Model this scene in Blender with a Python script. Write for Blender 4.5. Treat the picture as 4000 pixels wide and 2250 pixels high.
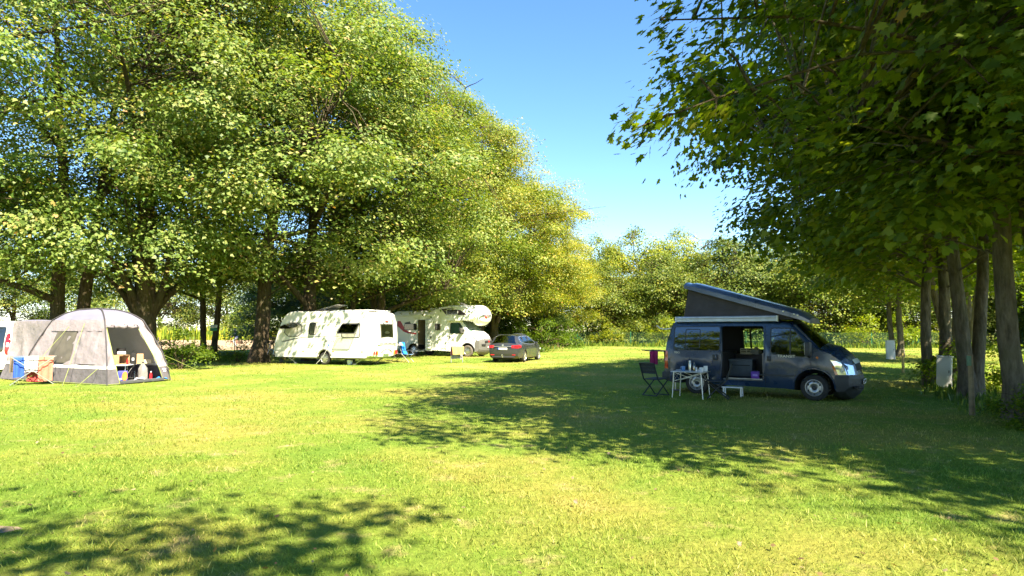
import bpy, bmesh, math, random
import numpy as np
from mathutils import Vector, Matrix
from mathutils.geometry import delaunay_2d_cdt

for o in list(bpy.data.objects):
    bpy.data.objects.remove(o)
scene = bpy.context.scene
COL = scene.collection
R = math.radians

# ------------------------------------------------------------------ camera
cam_d = bpy.data.cameras.new('camera')
cam = bpy.data.objects.new('camera', cam_d)
COL.objects.link(cam)
cam.location = (0, 0, 1.7)
cam.rotation_euler = (R(90 + 3.845), 0, 0)
cam_d.sensor_width = 36
cam_d.lens = 22.5
cam_d.clip_start = 0.1
cam_d.clip_end = 3000
scene.camera = cam

# ------------------------------------------------------------------ sky and sun
SUN_AZ, SUN_EL = -57.0, 48.0          # direction towards the sun, angle from +X, elevation
world = bpy.data.worlds.new('World')
scene.world = world
world.use_nodes = True
wn = world.node_tree
for n in list(wn.nodes):
    wn.nodes.remove(n)
sky = wn.nodes.new('ShaderNodeTexSky')
sky.sky_type = 'NISHITA'
sky.sun_disc = False
sky.sun_elevation = R(SUN_EL)
sky.sun_rotation = R(90 - SUN_AZ)
sky.air_density = 1.0
sky.altitude = 900
sky.dust_density = 0.0
sky.ozone_density = 2.2
bg = wn.nodes.new('ShaderNodeBackground')
bg.inputs['Strength'].default_value = 0.073
wo = wn.nodes.new('ShaderNodeOutputWorld')
hs = wn.nodes.new('ShaderNodeHueSaturation')
hs.inputs['Saturation'].default_value = 1.18
wn.links.new(sky.outputs[0], hs.inputs['Color'])
wn.links.new(hs.outputs[0], bg.inputs[0])
wn.links.new(bg.outputs[0], wo.inputs[0])

sl = bpy.data.lights.new('sun', 'SUN')
sl.energy = 4.3
sl.angle = R(0.53)
sl.color = (1.0, 0.88, 0.66)
sun = bpy.data.objects.new('sun', sl)
COL.objects.link(sun)
sv = Vector((math.cos(R(SUN_AZ)) * math.cos(R(SUN_EL)), math.sin(R(SUN_AZ)) * math.cos(R(SUN_EL)), math.sin(R(SUN_EL))))
sun.rotation_euler = sv.to_track_quat('Z', 'Y').to_euler()
sun.location = sv * 80

vs = scene.view_settings
vs.view_transform = 'Standard'
vs.look = 'None'
vs.exposure = 2.3
vs.gamma = 1
vs.use_curve_mapping = False
cy = scene.cycles
cy.max_bounces = 7
cy.diffuse_bounces = 4
cy.glossy_bounces = 3
cy.transmission_bounces = 4
cy.transparent_max_bounces = 10
cy.caustics_reflective = False
cy.caustics_refractive = False
cy.use_denoising = True
cy.sample_clamp_indirect = 6

# ------------------------------------------------------------------ materials
MATS = {}


def nodes_of(m):
    m.use_nodes = True
    nt = m.node_tree
    for n in list(nt.nodes):
        nt.nodes.remove(n)
    return nt, nt.nodes.new('ShaderNodeOutputMaterial')


def mat(name, col, rough=0.6, metal=0.0, var=0.12, scale=6.0, bump=0.0, bscale=60.0, coat=0.0, spec=0.5, transl=0.0, bdist=0.02):
    """Principled paint with a little procedural unevenness."""
    if name in MATS:
        return MATS[name]
    m = bpy.data.materials.new(name)
    nt, out = nodes_of(m)
    N, L = nt.nodes, nt.links
    p = N.new('ShaderNodeBsdfPrincipled')
    p.inputs['Roughness'].default_value = rough
    p.inputs['Metallic'].default_value = metal
    p.inputs['Coat Weight'].default_value = coat
    p.inputs['Specular IOR Level'].default_value = spec
    tc = N.new('ShaderNodeTexCoord')
    nz = N.new('ShaderNodeTexNoise')
    nz.inputs['Scale'].default_value = scale
    nz.inputs['Detail'].default_value = 5
    L.new(tc.outputs['Object'], nz.inputs['Vector'])
    mp = N.new('ShaderNodeMapRange')
    mp.inputs[1].default_value = 0.3
    mp.inputs[2].default_value = 0.7
    mp.inputs[3].default_value = 1 - var
    mp.inputs[4].default_value = 1 + var
    L.new(nz.outputs[0], mp.inputs[0])
    mx = N.new('ShaderNodeVectorMath')
    mx.operation = 'SCALE'
    mx.inputs[0].default_value = col
    L.new(mp.outputs[0], mx.inputs['Scale'])
    L.new(mx.outputs[0], p.inputs['Base Color'])
    mr = N.new('ShaderNodeMapRange')
    mr.inputs[3].default_value = max(0.02, rough - 0.08)
    mr.inputs[4].default_value = min(1, rough + 0.08)
    L.new(nz.outputs[0], mr.inputs[0])
    L.new(mr.outputs[0], p.inputs['Roughness'])
    if bump:
        n2 = N.new('ShaderNodeTexNoise')
        n2.inputs['Scale'].default_value = bscale
        n2.inputs['Detail'].default_value = 4
        L.new(tc.outputs['Object'], n2.inputs['Vector'])
        b = N.new('ShaderNodeBump')
        b.inputs['Strength'].default_value = bump
        b.inputs['Distance'].default_value = bdist
        L.new(n2.outputs[0], b.inputs['Height'])
        L.new(b.outputs[0], p.inputs['Normal'])
    if transl:
        t = N.new('ShaderNodeBsdfTranslucent')
        L.new(mx.outputs[0], t.inputs[0])
        ms = N.new('ShaderNodeMixShader')
        ms.inputs[0].default_value = transl
        L.new(p.outputs[0], ms.inputs[1])
        L.new(t.outputs[0], ms.inputs[2])
        L.new(ms.outputs[0], out.inputs[0])
    else:
        L.new(p.outputs[0], out.inputs[0])
    MATS[name] = m
    return m


def glass(name, tint, refl=0.12, rough=0.02):
    if name in MATS:
        return MATS[name]
    m = bpy.data.materials.new(name)
    nt, out = nodes_of(m)
    N, L = nt.nodes, nt.links
    t = N.new('ShaderNodeBsdfTransparent')
    t.inputs[0].default_value = (*tint, 1)
    g = N.new('ShaderNodeBsdfGlossy')
    g.inputs['Roughness'].default_value = rough
    f = N.new('ShaderNodeFresnel')
    f.inputs[0].default_value = 1.5
    a = N.new('ShaderNodeMath')
    a.inputs[1].default_value = refl
    a.use_clamp = True
    L.new(f.outputs[0], a.inputs[0])
    ms = N.new('ShaderNodeMixShader')
    L.new(a.outputs[0], ms.inputs[0])
    L.new(t.outputs[0], ms.inputs[1])
    L.new(g.outputs[0], ms.inputs[2])
    L.new(ms.outputs[0], out.inputs[0])
    MATS[name] = m
    return m


def ramp(N, stops):
    r = N.new('ShaderNodeValToRGB')
    e = r.color_ramp.elements
    while len(e) < len(stops):
        e.new(0.5)
    for i, (p, c) in enumerate(stops):
        e[i].position = p
        e[i].color = (*c, 1)
    return r


def lawn_nodes(nt):
    """Colour of the lawn at a place: lush, yellowing, dry and bare patches."""
    N, L = nt.nodes, nt.links
    g = N.new('ShaderNodeNewGeometry')
    n1 = N.new('ShaderNodeTexNoise')
    n1.inputs['Scale'].default_value = 0.22
    n1.inputs['Detail'].default_value = 7
    n1.inputs['Roughness'].default_value = 0.62
    L.new(g.outputs['Position'], n1.inputs['Vector'])
    r1 = ramp(N, [(0.30, (0.115, 0.215, 0.026)), (0.46, (0.200, 0.275, 0.040)), (0.59, (0.300, 0.295, 0.062)), (0.75, (0.42, 0.345, 0.130))])
    L.new(n1.outputs[0], r1.inputs[0])
    n2 = N.new('ShaderNodeTexNoise')
    n2.inputs['Scale'].default_value = 1.6
    n2.inputs['Detail'].default_value = 6
    n2.inputs['Roughness'].default_value = 0.65
    L.new(g.outputs['Position'], n2.inputs['Vector'])
    r2 = ramp(N, [(0.57, (0, 0, 0)), (0.73, (1, 1, 1))])
    L.new(n2.outputs[0], r2.inputs[0])
    mx = N.new('ShaderNodeMix')
    mx.data_type = 'RGBA'
    mx.inputs[7].default_value = (0.42, 0.34, 0.15, 1)
    L.new(r2.outputs[0], mx.inputs[0])
    L.new(r1.outputs[0], mx.inputs[6])
    n4 = N.new('ShaderNodeTexNoise')
    n4.inputs['Scale'].default_value = 0.75
    n4.inputs['Detail'].default_value = 5
    mpp = N.new('ShaderNodeVectorMath')
    mpp.inputs[1].default_value = (31.0, 17.0, 3.0)
    L.new(g.outputs['Position'], mpp.inputs[0])
    L.new(mpp.outputs[0], n4.inputs['Vector'])
    r4 = ramp(N, [(0.56, (0, 0, 0)), (0.72, (.30, .30, .30))])
    L.new(n4.outputs[0], r4.inputs[0])
    m4 = N.new('ShaderNodeMix')
    m4.data_type = 'RGBA'
    m4.inputs[7].default_value = (0.085, 0.225, 0.028, 1)
    L.new(r4.outputs[0], m4.inputs[0])
    L.new(mx.outputs[2], m4.inputs[6])
    return m4.outputs[2], n2.outputs[0]


def ground_mat():
    m = bpy.data.materials.new('lawn_ground')
    nt, out = nodes_of(m)
    N, L = nt.nodes, nt.links
    c, nz = lawn_nodes(nt)
    g = N.new('ShaderNodeNewGeometry')
    n3 = N.new('ShaderNodeTexNoise')
    n3.inputs['Scale'].default_value = 14
    n3.inputs['Detail'].default_value = 8
    n3.inputs['Roughness'].default_value = 0.75
    L.new(g.outputs['Position'], n3.inputs['Vector'])
    mp = N.new('ShaderNodeMapRange')
    mp.inputs[1].default_value = 0.3
    mp.inputs[2].default_value = 0.7
    mp.inputs[3].default_value = 0.55
    mp.inputs[4].default_value = 1.15
    L.new(n3.outputs[0], mp.inputs[0])
    mx = N.new('ShaderNodeVectorMath')
    mx.operation = 'SCALE'
    L.new(c, mx.inputs[0])
    L.new(mp.outputs[0], mx.inputs['Scale'])
    b = N.new('ShaderNodeBump')
    b.inputs['Strength'].default_value = 0.9
    b.inputs['Distance'].default_value = 0.05
    L.new(n3.outputs[0], b.inputs['Height'])
    p = N.new('ShaderNodeBsdfPrincipled')
    p.inputs['Roughness'].default_value = 0.95
    p.inputs['Specular IOR Level'].default_value = 0.1
    L.new(mx.outputs[0], p.inputs['Base Color'])
    L.new(b.outputs[0], p.inputs['Normal'])
    L.new(p.outputs[0], out.inputs[0])
    return m


def blade_mat():
    m = bpy.data.materials.new('grass_blade')
    nt, out = nodes_of(m)
    N, L = nt.nodes, nt.links
    c, nz = lawn_nodes(nt)
    a = N.new('ShaderNodeAttribute')
    a.attribute_name = 'rnd'
    r = ramp(N, [(0.0, (0.55, 0.70, 0.5)), (0.55, (1.0, 1.05, 0.95)), (0.84, (1.25, 1.2, 1.1)), (0.90, (1.75, 1.45, 1.9)), (1.0, (2.0, 1.6, 2.6))])
    L.new(a.outputs['Fac'], r.inputs[0])
    mx = N.new('ShaderNodeVectorMath')
    mx.operation = 'MULTIPLY'
    L.new(c, mx.inputs[0])
    L.new(r.outputs[0], mx.inputs[1])
    d = N.new('ShaderNodeBsdfPrincipled')
    d.inputs['Roughness'].default_value = 0.55
    d.inputs['Specular IOR Level'].default_value = 0.25
    L.new(mx.outputs[0], d.inputs['Base Color'])
    t = N.new('ShaderNodeBsdfTranslucent')
    L.new(mx.outputs[0], t.inputs[0])
    ms = N.new('ShaderNodeMixShader')
    ms.inputs[0].default_value = 0.35
    L.new(d.outputs[0], ms.inputs[1])
    L.new(t.outputs[0], ms.inputs[2])
    L.new(ms.outputs[0], out.inputs[0])
    return m


def leaf_mat(name, stops, transl=0.4, gloss=0.4):
    """Leaves: random tone per leaf and per spray, tinted by the colour of the object."""
    m = bpy.data.materials.new(name)
    nt, out = nodes_of(m)
    N, L = nt.nodes, nt.links
    a = N.new('ShaderNodeAttribute')
    a.attribute_name = 'rnd'
    r = ramp(N, stops)
    L.new(a.outputs['Fac'], r.inputs[0])
    oi = N.new('ShaderNodeObjectInfo')
    mx = N.new('ShaderNodeVectorMath')
    mx.operation = 'MULTIPLY'
    L.new(r.outputs[0], mx.inputs[0])
    L.new(oi.outputs['Color'], mx.inputs[1])
    d = N.new('ShaderNodeBsdfPrincipled')
    d.inputs['Roughness'].default_value = 0.5
    d.inputs['Specular IOR Level'].default_value = gloss
    L.new(mx.outputs[0], d.inputs['Base Color'])
    t = N.new('ShaderNodeBsdfTranslucent')
    m2 = N.new('ShaderNodeVectorMath')
    m2.operation = 'MULTIPLY'
    m2.inputs[1].default_value = (1.45, 1.45, 0.45)
    L.new(mx.outputs[0], m2.inputs[0])
    L.new(m2.outputs[0], t.inputs[0])
    ms = N.new('ShaderNodeMixShader')
    ms.inputs[0].default_value = transl
    L.new(d.outputs[0], ms.inputs[1])
    L.new(t.outputs[0], ms.inputs[2])
    L.new(ms.outputs[0], out.inputs[0])
    return m


def bark_mat(name, c0, c1):
    m = bpy.data.materials.new(name)
    nt, out = nodes_of(m)
    N, L = nt.nodes, nt.links
    tc = N.new('ShaderNodeTexCoord')
    mp = N.new('ShaderNodeMapping')
    mp.inputs['Scale'].default_value = (1, 1, 0.22)
    L.new(tc.outputs['Object'], mp.inputs[0])
    n = N.new('ShaderNodeTexNoise')
    n.inputs['Scale'].default_value = 11
    n.inputs['Detail'].default_value = 8
    n.inputs['Roughness'].default_value = 0.7
    L.new(mp.outputs[0], n.inputs['Vector'])
    r = ramp(N, [(0.32, c0), (0.66, c1)])
    L.new(n.outputs[0], r.inputs[0])
    n2 = N.new('ShaderNodeTexNoise')
    n2.inputs['Scale'].default_value = 1.7
    n2.inputs['Detail'].default_value = 4
    L.new(tc.outputs['Object'], n2.inputs['Vector'])
    r2 = ramp(N, [(0.45, (0, 0, 0)), (0.72, (0.55, 0.55, 0.55))])
    L.new(n2.outputs[0], r2.inputs[0])
    mx = N.new('ShaderNodeMix')
    mx.data_type = 'RGBA'
    mx.inputs[7].default_value = (0.09, 0.10, 0.045, 1)
    L.new(r2.outputs[0], mx.inputs[0])
    L.new(r.outputs[0], mx.inputs[6])
    b = N.new('ShaderNodeBump')
    b.inputs['Strength'].default_value = 1.0
    b.inputs['Distance'].default_value = 0.14
    L.new(n.outputs[0], b.inputs['Height'])
    p = N.new('ShaderNodeBsdfPrincipled')
    p.inputs['Roughness'].default_value = 0.9
    p.inputs['Specular IOR Level'].default_value = 0.15
    L.new(mx.outputs[2], p.inputs['Base Color'])
    L.new(b.outputs[0], p.inputs['Normal'])
    L.new(p.outputs[0], out.inputs[0])
    return m


def stripe_mat(name, c0, c1, scale):
    m = bpy.data.materials.new(name)
    nt, out = nodes_of(m)
    N, L = nt.nodes, nt.links
    tc = N.new('ShaderNodeTexCoord')
    wv = N.new('ShaderNodeTexWave')
    wv.inputs['Scale'].default_value = scale
    wv.inputs['Distortion'].default_value = 0.3
    L.new(tc.outputs['Object'], wv.inputs['Vector'])
    r = ramp(N, [(0.45, c0), (0.55, c1)])
    L.new(wv.outputs[0], r.inputs[0])
    p = N.new('ShaderNodeBsdfPrincipled')
    p.inputs['Roughness'].default_value = 0.9
    L.new(r.outputs[0], p.inputs['Base Color'])
    L.new(p.outputs[0], out.inputs[0])
    MATS[name] = m
    return m


# ------------------------------------------------------------------ object helpers
def tag(o, label=None, cat=None, group=None, kind=None):
    if label:
        o['label'] = label
    if cat:
        o['category'] = cat
    if group:
        o['group'] = group
    if kind:
        o['kind'] = kind
    return o


def thing(name, label, cat, loc=(0, 0, 0), rz=0.0, group=None):
    o = bpy.data.objects.new(name, None)
    o.empty_display_size = 0.1
    COL.objects.link(o)
    o.location = loc
    o.rotation_euler = (0, 0, rz)
    return tag(o, label, cat, group)


def empty(name, parent, loc=(0, 0, 0), rot=(0, 0, 0)):
    o = bpy.data.objects.new(name, None)
    o.empty_display_size = 0.05
    COL.objects.link(o)
    o.parent = parent
    o.location = loc
    o.rotation_euler = rot
    return o


def link(name, me, parent=None, loc=None, rot=None):
    o = bpy.data.objects.new(name, me)
    COL.objects.link(o)
    o.parent = parent
    if loc is not None:
        o.location = loc
    if rot is not None:
        o.rotation_euler = rot
    return o


def copy_tree(o, parent=None):
    c = o.copy()
    COL.objects.link(c)
    c.parent = parent
    for ch in o.children:
        copy_tree(ch, c)
    return c


def np_mesh(name, verts, faces, material, attrs=None, smooth=False):
    """Fast mesh from arrays; faces is an (n, k) array."""
    me = bpy.data.meshes.new(name)
    verts = np.ascontiguousarray(verts, dtype=np.float32)
    faces = np.ascontiguousarray(faces, dtype=np.int32)
    n, k = faces.shape
    me.vertices.add(len(verts))
    me.vertices.foreach_set('co', verts.ravel())
    me.loops.add(n * k)
    me.loops.foreach_set('vertex_index', faces.ravel())
    me.polygons.add(n)
    me.polygons.foreach_set('loop_start', np.arange(0, n * k, k, dtype=np.int32))
    me.update(calc_edges=True)
    if attrs:
        for an, av in attrs.items():
            at = me.attributes.new(an, 'FLOAT', 'FACE')
            at.data.foreach_set('value', np.ascontiguousarray(av, dtype=np.float32))
    if smooth:
        me.polygons.foreach_set('use_smooth', np.ones(n, dtype=bool))
    me.materials.append(material)
    return me


class MB:
    """Collects shapes, then links them as one mesh object."""

    def __init__(self):
        self.v = []
        self.f = []

    def add(self, vs_, fs_, mtx=None):
        b = len(self.v)
        for p in vs_:
            p = Vector(p)
            self.v.append(mtx @ p if mtx else p)
        for f in fs_:
            self.f.append([i + b for i in f])
        return self

    def box(self, c, s, rot=(0, 0, 0), bev=0.0):
        x, y, z = s[0] / 2, s[1] / 2, s[2] / 2
        from mathutils import Euler
        mtx = Matrix.Translation(c) @ Euler(rot).to_matrix().to_4x4()
        bev = min(bev, 0.45 * min(s))
        if bev <= 0:
            vv = [(sx * x, sy * y, sz * z) for sx in (-1, 1) for sy in (-1, 1) for sz in (-1, 1)]
            ff = [(0, 1, 3, 2), (4, 6, 7, 5), (0, 4, 5, 1), (2, 3, 7, 6), (0, 2, 6, 4), (1, 5, 7, 3)]
            return self.add(vv, ff, mtx)
        bm = bmesh.new()
        bmesh.ops.create_cube(bm, size=1)
        for v in bm.verts:
            v.co = Vector((v.co.x * s[0], v.co.y * s[1], v.co.z * s[2]))
        bmesh.ops.bevel(bm, geom=bm.edges[:] + bm.verts[:], offset=bev, segments=2, affect='EDGES', profile=0.6)
        bm.verts.index_update()
        vv = [v.co.copy() for v in bm.verts]
        ff = [[v.index for v in f.verts] for f in bm.faces]
        bm.free()
        return self.add(vv, ff, mtx)

    def tube(self, pts, r, n=8, cap=True, closed=False):
        pts = [Vector(p) for p in pts]
        m = len(pts)
        rs = r if isinstance(r, (list, tuple)) else [r] * m
        b = len(self.v)
        up = None
        for i, p in enumerate(pts):
            if closed:
                d = pts[(i + 1) % m] - pts[i - 1]
            else:
                d = pts[min(i + 1, m - 1)] - pts[max(i - 1, 0)]
            d.normalize()
            if up is None:
                up = Vector((0, 0, 1)) if abs(d.z) < 0.9 else Vector((1, 0, 0))
            s = d.cross(up)
            if s.length < 1e-4:
                s = d.orthogonal()
            s.normalize()
            up = s.cross(d).normalized()
            for k in range(n):
                a = 2 * math.pi * (k + 0.5) / n
                self.v.append(p + (s * math.cos(a) + up * math.sin(a)) * rs[i])
        for i in range(m if closed else m - 1):
            j = (i + 1) % m
            for k in range(n):
                k2 = (k + 1) % n
                self.f.append([b + i * n + k, b + i * n + k2, b + j * n + k2, b + j * n + k])
        if cap and not closed:
            self.f.append([b + k for k in range(n)][::-1])
            self.f.append([b + (m - 1) * n + k for k in range(n)])
        return self

    def lathe(self, prof, c=(0, 0, 0), n=24, axis='z'):
        """Revolve (radius, height) pairs about an axis through c."""
        b = len(self.v)
        c = Vector(c)
        for (r, h) in prof:
            for k in range(n):
                a = 2 * math.pi * k / n
                x, y = r * math.cos(a), r * math.sin(a)
                q = (x, y, h) if axis == 'z' else ((x, h, y) if axis == 'y' else (h, x, y))
                self.v.append(c + Vector(q))
        for i in range(len(prof) - 1):
            for k in range(n):
                k2 = (k + 1) % n
                self.f.append([b + i * n + k, b + i * n + k2, b + (i + 1) * n + k2, b + (i + 1) * n + k])
        return self

    def prism(self, poly, t, mtx=None, flip=False):
        """Extrude a 2D polygon (x, z) along y by t, centred."""
        n = len(poly)
        vv = [(x, -t / 2, z) for x, z in poly] + [(x, t / 2, z) for x, z in poly]
        ff = [list(range(n)), list(range(2 * n - 1, n - 1, -1))]
        ff += [[i, i + n, (i + 1) % n + n, (i + 1) % n] for i in range(n)]
        return self.add(vv, ff, mtx)

    def grid(self, fn, nu, nv):
        b = len(self.v)
        for i in range(nu + 1):
            for j in range(nv + 1):
                self.v.append(Vector(fn(i / nu, j / nv)))
        for i in range(nu):
            for j in range(nv):
                a = b + i * (nv + 1) + j
                self.f.append([a, a + nv + 1, a + nv + 2, a + 1])
        return self

    def build(self, name, material, parent=None, smooth=40, loc=None, rot=None, flip=True):
        me = bpy.data.meshes.new(name)
        me.from_pydata([tuple(v) for v in self.v], [], self.f)
        if flip:
            bm = bmesh.new()
            bm.from_mesh(me)
            bmesh.ops.recalc_face_normals(bm, faces=bm.faces[:])
            bm.to_mesh(me)
            bm.free()
        me.materials.append(material)
        if smooth:
            me.polygons.foreach_set('use_smooth', [True] * len(me.polygons))
            me.set_sharp_from_angle(angle=R(smooth))
        me.update()
        return link(name, me, parent, loc, rot)


def inside(poly, pts):
    poly = np.asarray(poly)
    x, y = pts[:, 0], pts[:, 1]
    c = np.zeros(len(pts), bool)
    j = len(poly) - 1
    for i in range(len(poly)):
        xi, yi = poly[i]
        xj, yj = poly[j]
        k = ((yi > y) != (yj > y))
        with np.errstate(divide='ignore', invalid='ignore'):
            c ^= k & (x < (xj - xi) * (y - yi) / (yj - yi + 1e-12) + xi)
        j = i
    return c


def resample(poly, ds, closed=True):
    out = []
    n = len(poly)
    for i in range(n if closed else n - 1):
        a, b = np.array(poly[i], float), np.array(poly[(i + 1) % n], float)
        k = max(1, int(math.ceil(np.linalg.norm(b - a) / ds)))
        for t in range(k):
            out.append(tuple(a + (b - a) * t / k))
    if not closed:
        out.append(tuple(poly[-1]))
    return out


def smooth_poly(poly, it=1):
    """Round the corners of a closed polygon (corner cutting)."""
    for _ in range(it):
        o = []
        n = len(poly)
        for i in range(n):
            a, b = np.array(poly[i], float), np.array(poly[(i + 1) % n], float)
            o += [tuple(a * .75 + b * .25), tuple(a * .25 + b * .75)]
        poly = o
    return poly


def round_poly(poly, r=0.06, n=3):
    """Round each corner of a polygon with a small fillet."""
    out = []
    m = len(poly)
    for i in range(m):
        p0, p, p1 = (np.array(poly[j % m], float) for j in (i - 1, i, i + 1))
        d0, d1 = p0 - p, p1 - p
        q0 = min(r, .45 * np.linalg.norm(d0))
        q1 = min(r, .45 * np.linalg.norm(d1))
        a = p + d0 / np.linalg.norm(d0) * q0
        b = p + d1 / np.linalg.norm(d1) * q1
        for k in range(n + 1):
            t = k / n
            out.append(tuple((1 - t) ** 2 * a + 2 * t * (1 - t) * p + t * t * b))
    return out


def rrect(x0, z0, x1, z1, r=0.05, n=3):
    out = []
    for cx_, cz_, a0 in ((x1 - r, z0 + r, -90), (x1 - r, z1 - r, 0), (x0 + r, z1 - r, 90), (x0 + r, z0 + r, 180)):
        for k in range(n + 1):
            a = R(a0 + 90 * k / n)
            out.append((cx_ + r * math.cos(a), cz_ + r * math.sin(a)))
    return out


def arc(cx_, cz_, r, a0, a1, n):
    return [(cx_ + r * math.cos(R(a0 + (a1 - a0) * k / n)), cz_ + r * math.sin(R(a0 + (a1 - a0) * k / n))) for k in range(n + 1)]


def cdt(outline, holes, extra, keep_fn=None):
    pts, edges = [], []
    for loop in [outline] + list(holes):
        b = len(pts)
        pts += [tuple(p) for p in loop]
        edges += [(b + i, b + (i + 1) % len(loop)) for i in range(len(loop))]
    pts += [tuple(p) for p in extra]
    r = delaunay_2d_cdt([Vector(p) for p in pts], edges, [], 0, 1e-5)
    V = np.array([tuple(v) for v in r[0]])
    T = np.array([tuple(f) for f in r[2]])
    c = V[T].mean(axis=1)
    k = inside(outline, c)
    for h in holes:
        k &= ~inside(h, c)
    return V, T[k]


class Body:
    """A vehicle shell: a side outline (x, z), a half-width w(x, z), rounded edges and a bulging band between the sides."""

    def __init__(self, outline, w, r=0.06, ds=0.12, zround=0.6, bulge=None, pw=2.4):
        self.pw = pw
        self.out = resample(outline, ds)
        self.w0, self.r, self.zr = w, r, zround
        self.bulge = bulge or (lambda x, z: 0.02)
        self.a = np.array(self.out)
        self.b = np.roll(self.a, -1, axis=0)
        mid = (self.a + self.b) / 2
        self.flag = mid[:, 1] > zround
        n = len(self.a)
        d = np.roll(self.a, -1, axis=0) - np.roll(self.a, 1, axis=0)
        nn = np.stack([d[:, 1], -d[:, 0]], 1)
        self.n = nn / (np.linalg.norm(nn, axis=1, keepdims=True) + 1e-9)

    def W(self, x, z):
        w = self.w0(x, z)
        if self.r > 0 and self.flag.any():
            a, b = self.a[self.flag], self.b[self.flag]
            p = np.array([x, z])
            ab = b - a
            t = np.clip(((p - a) * ab).sum(1) / ((ab * ab).sum(1) + 1e-12), 0, 1)
            d = np.linalg.norm(a + ab * t[:, None] - p, axis=1).min()
            if d < self.r:
                q = 1 - d / self.r
                w -= self.r * (1 - math.sqrt(max(0, 1 - q * q)))
        return w

    def side(self, mb, sign, holes=(), grid=0.16):
        ex = []
        for q in (0.1, 0.3, 0.6, 1.05):
            rr = self.a - self.n * self.r * q
            ex += [tuple(p) for p, f in zip(rr, self.flag) if f]
        x0, z0 = self.a.min(0)
        x1, z1 = self.a.max(0)
        for x in np.arange(x0, x1, grid):
            for z in np.arange(z0, z1, grid):
                ex.append((x + 0.001, z + 0.0013))
        ex = np.array(ex)
        ex = ex[inside(self.out, ex)]
        seg = np.vstack([self.a] + [np.array(h) for h in holes]) if holes else self.a
        dd = np.sqrt(((ex[:, None, :] - seg[None]) ** 2).sum(2)).min(1)
        ex = ex[dd > 0.004]
        V, T = cdt(self.out, holes, ex)
        mb.add([(x, sign * self.W(x, z), z) for x, z in V], T.tolist())
        return mb

    def band(self, mb, keep, nt=10, off=0.0, tmax=1.0):
        n = len(self.out)
        for i in range(n):
            j = (i + 1) % n
            mid = (self.a[i] + self.a[j]) / 2
            if not keep(mid[0], mid[1]):
                continue
            row = []
            for k in (i, j):
                x, z = self.out[k]
                w = self.W(x, z)
                bl = self.bulge(x, z)
                for s in range(nt + 1):
                    t = tmax * (-1 + 2 * s / nt)
                    o = bl * (1 - abs(t) ** self.pw) + off
                    row.append((x + self.n[k][0] * o, t * w, z + self.n[k][1] * o))
            fs_ = [(s, s + 1, nt + 2 + s, nt + 1 + s) for s in range(nt)]
            mb.add(row, fs_)
        return mb

    def patch(self, mb, poly, sign, off=0.004, depth=0.03, grid=0.12, ds=0.1):
        """A plate that follows the side of the shell."""
        poly = resample(poly, ds)
        P = np.array(poly)
        x0, z0 = P.min(0)
        x1, z1 = P.max(0)
        ex = np.array([(x + .0007, z + .0009) for x in np.arange(x0, x1, grid) for z in np.arange(z0, z1, grid)]).reshape(-1, 2)
        if len(ex):
            ex = ex[inside(poly, ex)]
        if len(ex):
            ex = ex[np.sqrt(((ex[:, None] - P[None]) ** 2).sum(2)).min(1) > 0.02]
        V, T = cdt(poly, [], ex)
        mb.add([(x, sign * (self.W(x, z) + off), z) for x, z in V], T.tolist())
        n = len(poly)
        rim = [(x, sign * (self.W(x, z) + off), z) for x, z in poly] + [(x, sign * (self.W(x, z) + off - depth), z) for x, z in poly]
        mb.add(rim, [(i, (i + 1) % n, (i + 1) % n + n, i + n) for i in range(n)])
        return mb

    def ring(self, mb, poly, sign, wid=0.03, off=0.008, depth=0.02):
        """A frame around an opening."""
        poly = resample(poly, 0.1)
        P = np.array(poly)
        c = P.mean(0)
        d = np.roll(P, -1, 0) - np.roll(P, 1, 0)
        nn = np.stack([d[:, 1], -d[:, 0]], 1)
        nn /= np.linalg.norm(nn, axis=1, keepdims=True) + 1e-9
        if ((P + nn * .01 - c) ** 2).sum() < ((P - c) ** 2).sum():
            nn = -nn
        Q = P + nn * wid
        n = len(P)
        vv = [(x, sign * (self.W(x, z) + off), z) for x, z in P] + [(x, sign * (self.W(x, z) + off), z) for x, z in Q]
        vv += [(x, sign * (self.W(x, z) + off - depth), z) for x, z in P] + [(x, sign * (self.W(x, z) + off - depth), z) for x, z in Q]
        ff = []
        for i in range(n):
            j = (i + 1) % n
            ff += [(i, j, j + n, i + n), (i, i + 2 * n, j + 2 * n, j), (i + n, j + n, j + 3 * n, i + 3 * n)]
        mb.add(vv, ff)
        return mb


def text(name, body, size, material, parent, loc, rot, extrude=0.002, shear=0.0, sx=1.0):
    c = bpy.data.curves.new(name, 'FONT')
    c.body = body
    c.size = size
    c.extrude = extrude
    c.align_x = 'CENTER'
    c.align_y = 'CENTER'
    c.shear = shear
    c.resolution_u = 3
    c.materials.append(material)
    t = bpy.data.objects.new(name + '_curve', c)
    COL.objects.link(t)
    me = bpy.data.meshes.new_from_object(t.evaluated_get(bpy.context.evaluated_depsgraph_get()))
    bpy.data.objects.remove(t)
    o = link(name, me, parent, loc, rot)
    o.scale = (sx, 1, 1)
    o['kind'] = 'stuff'
    return o


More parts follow.
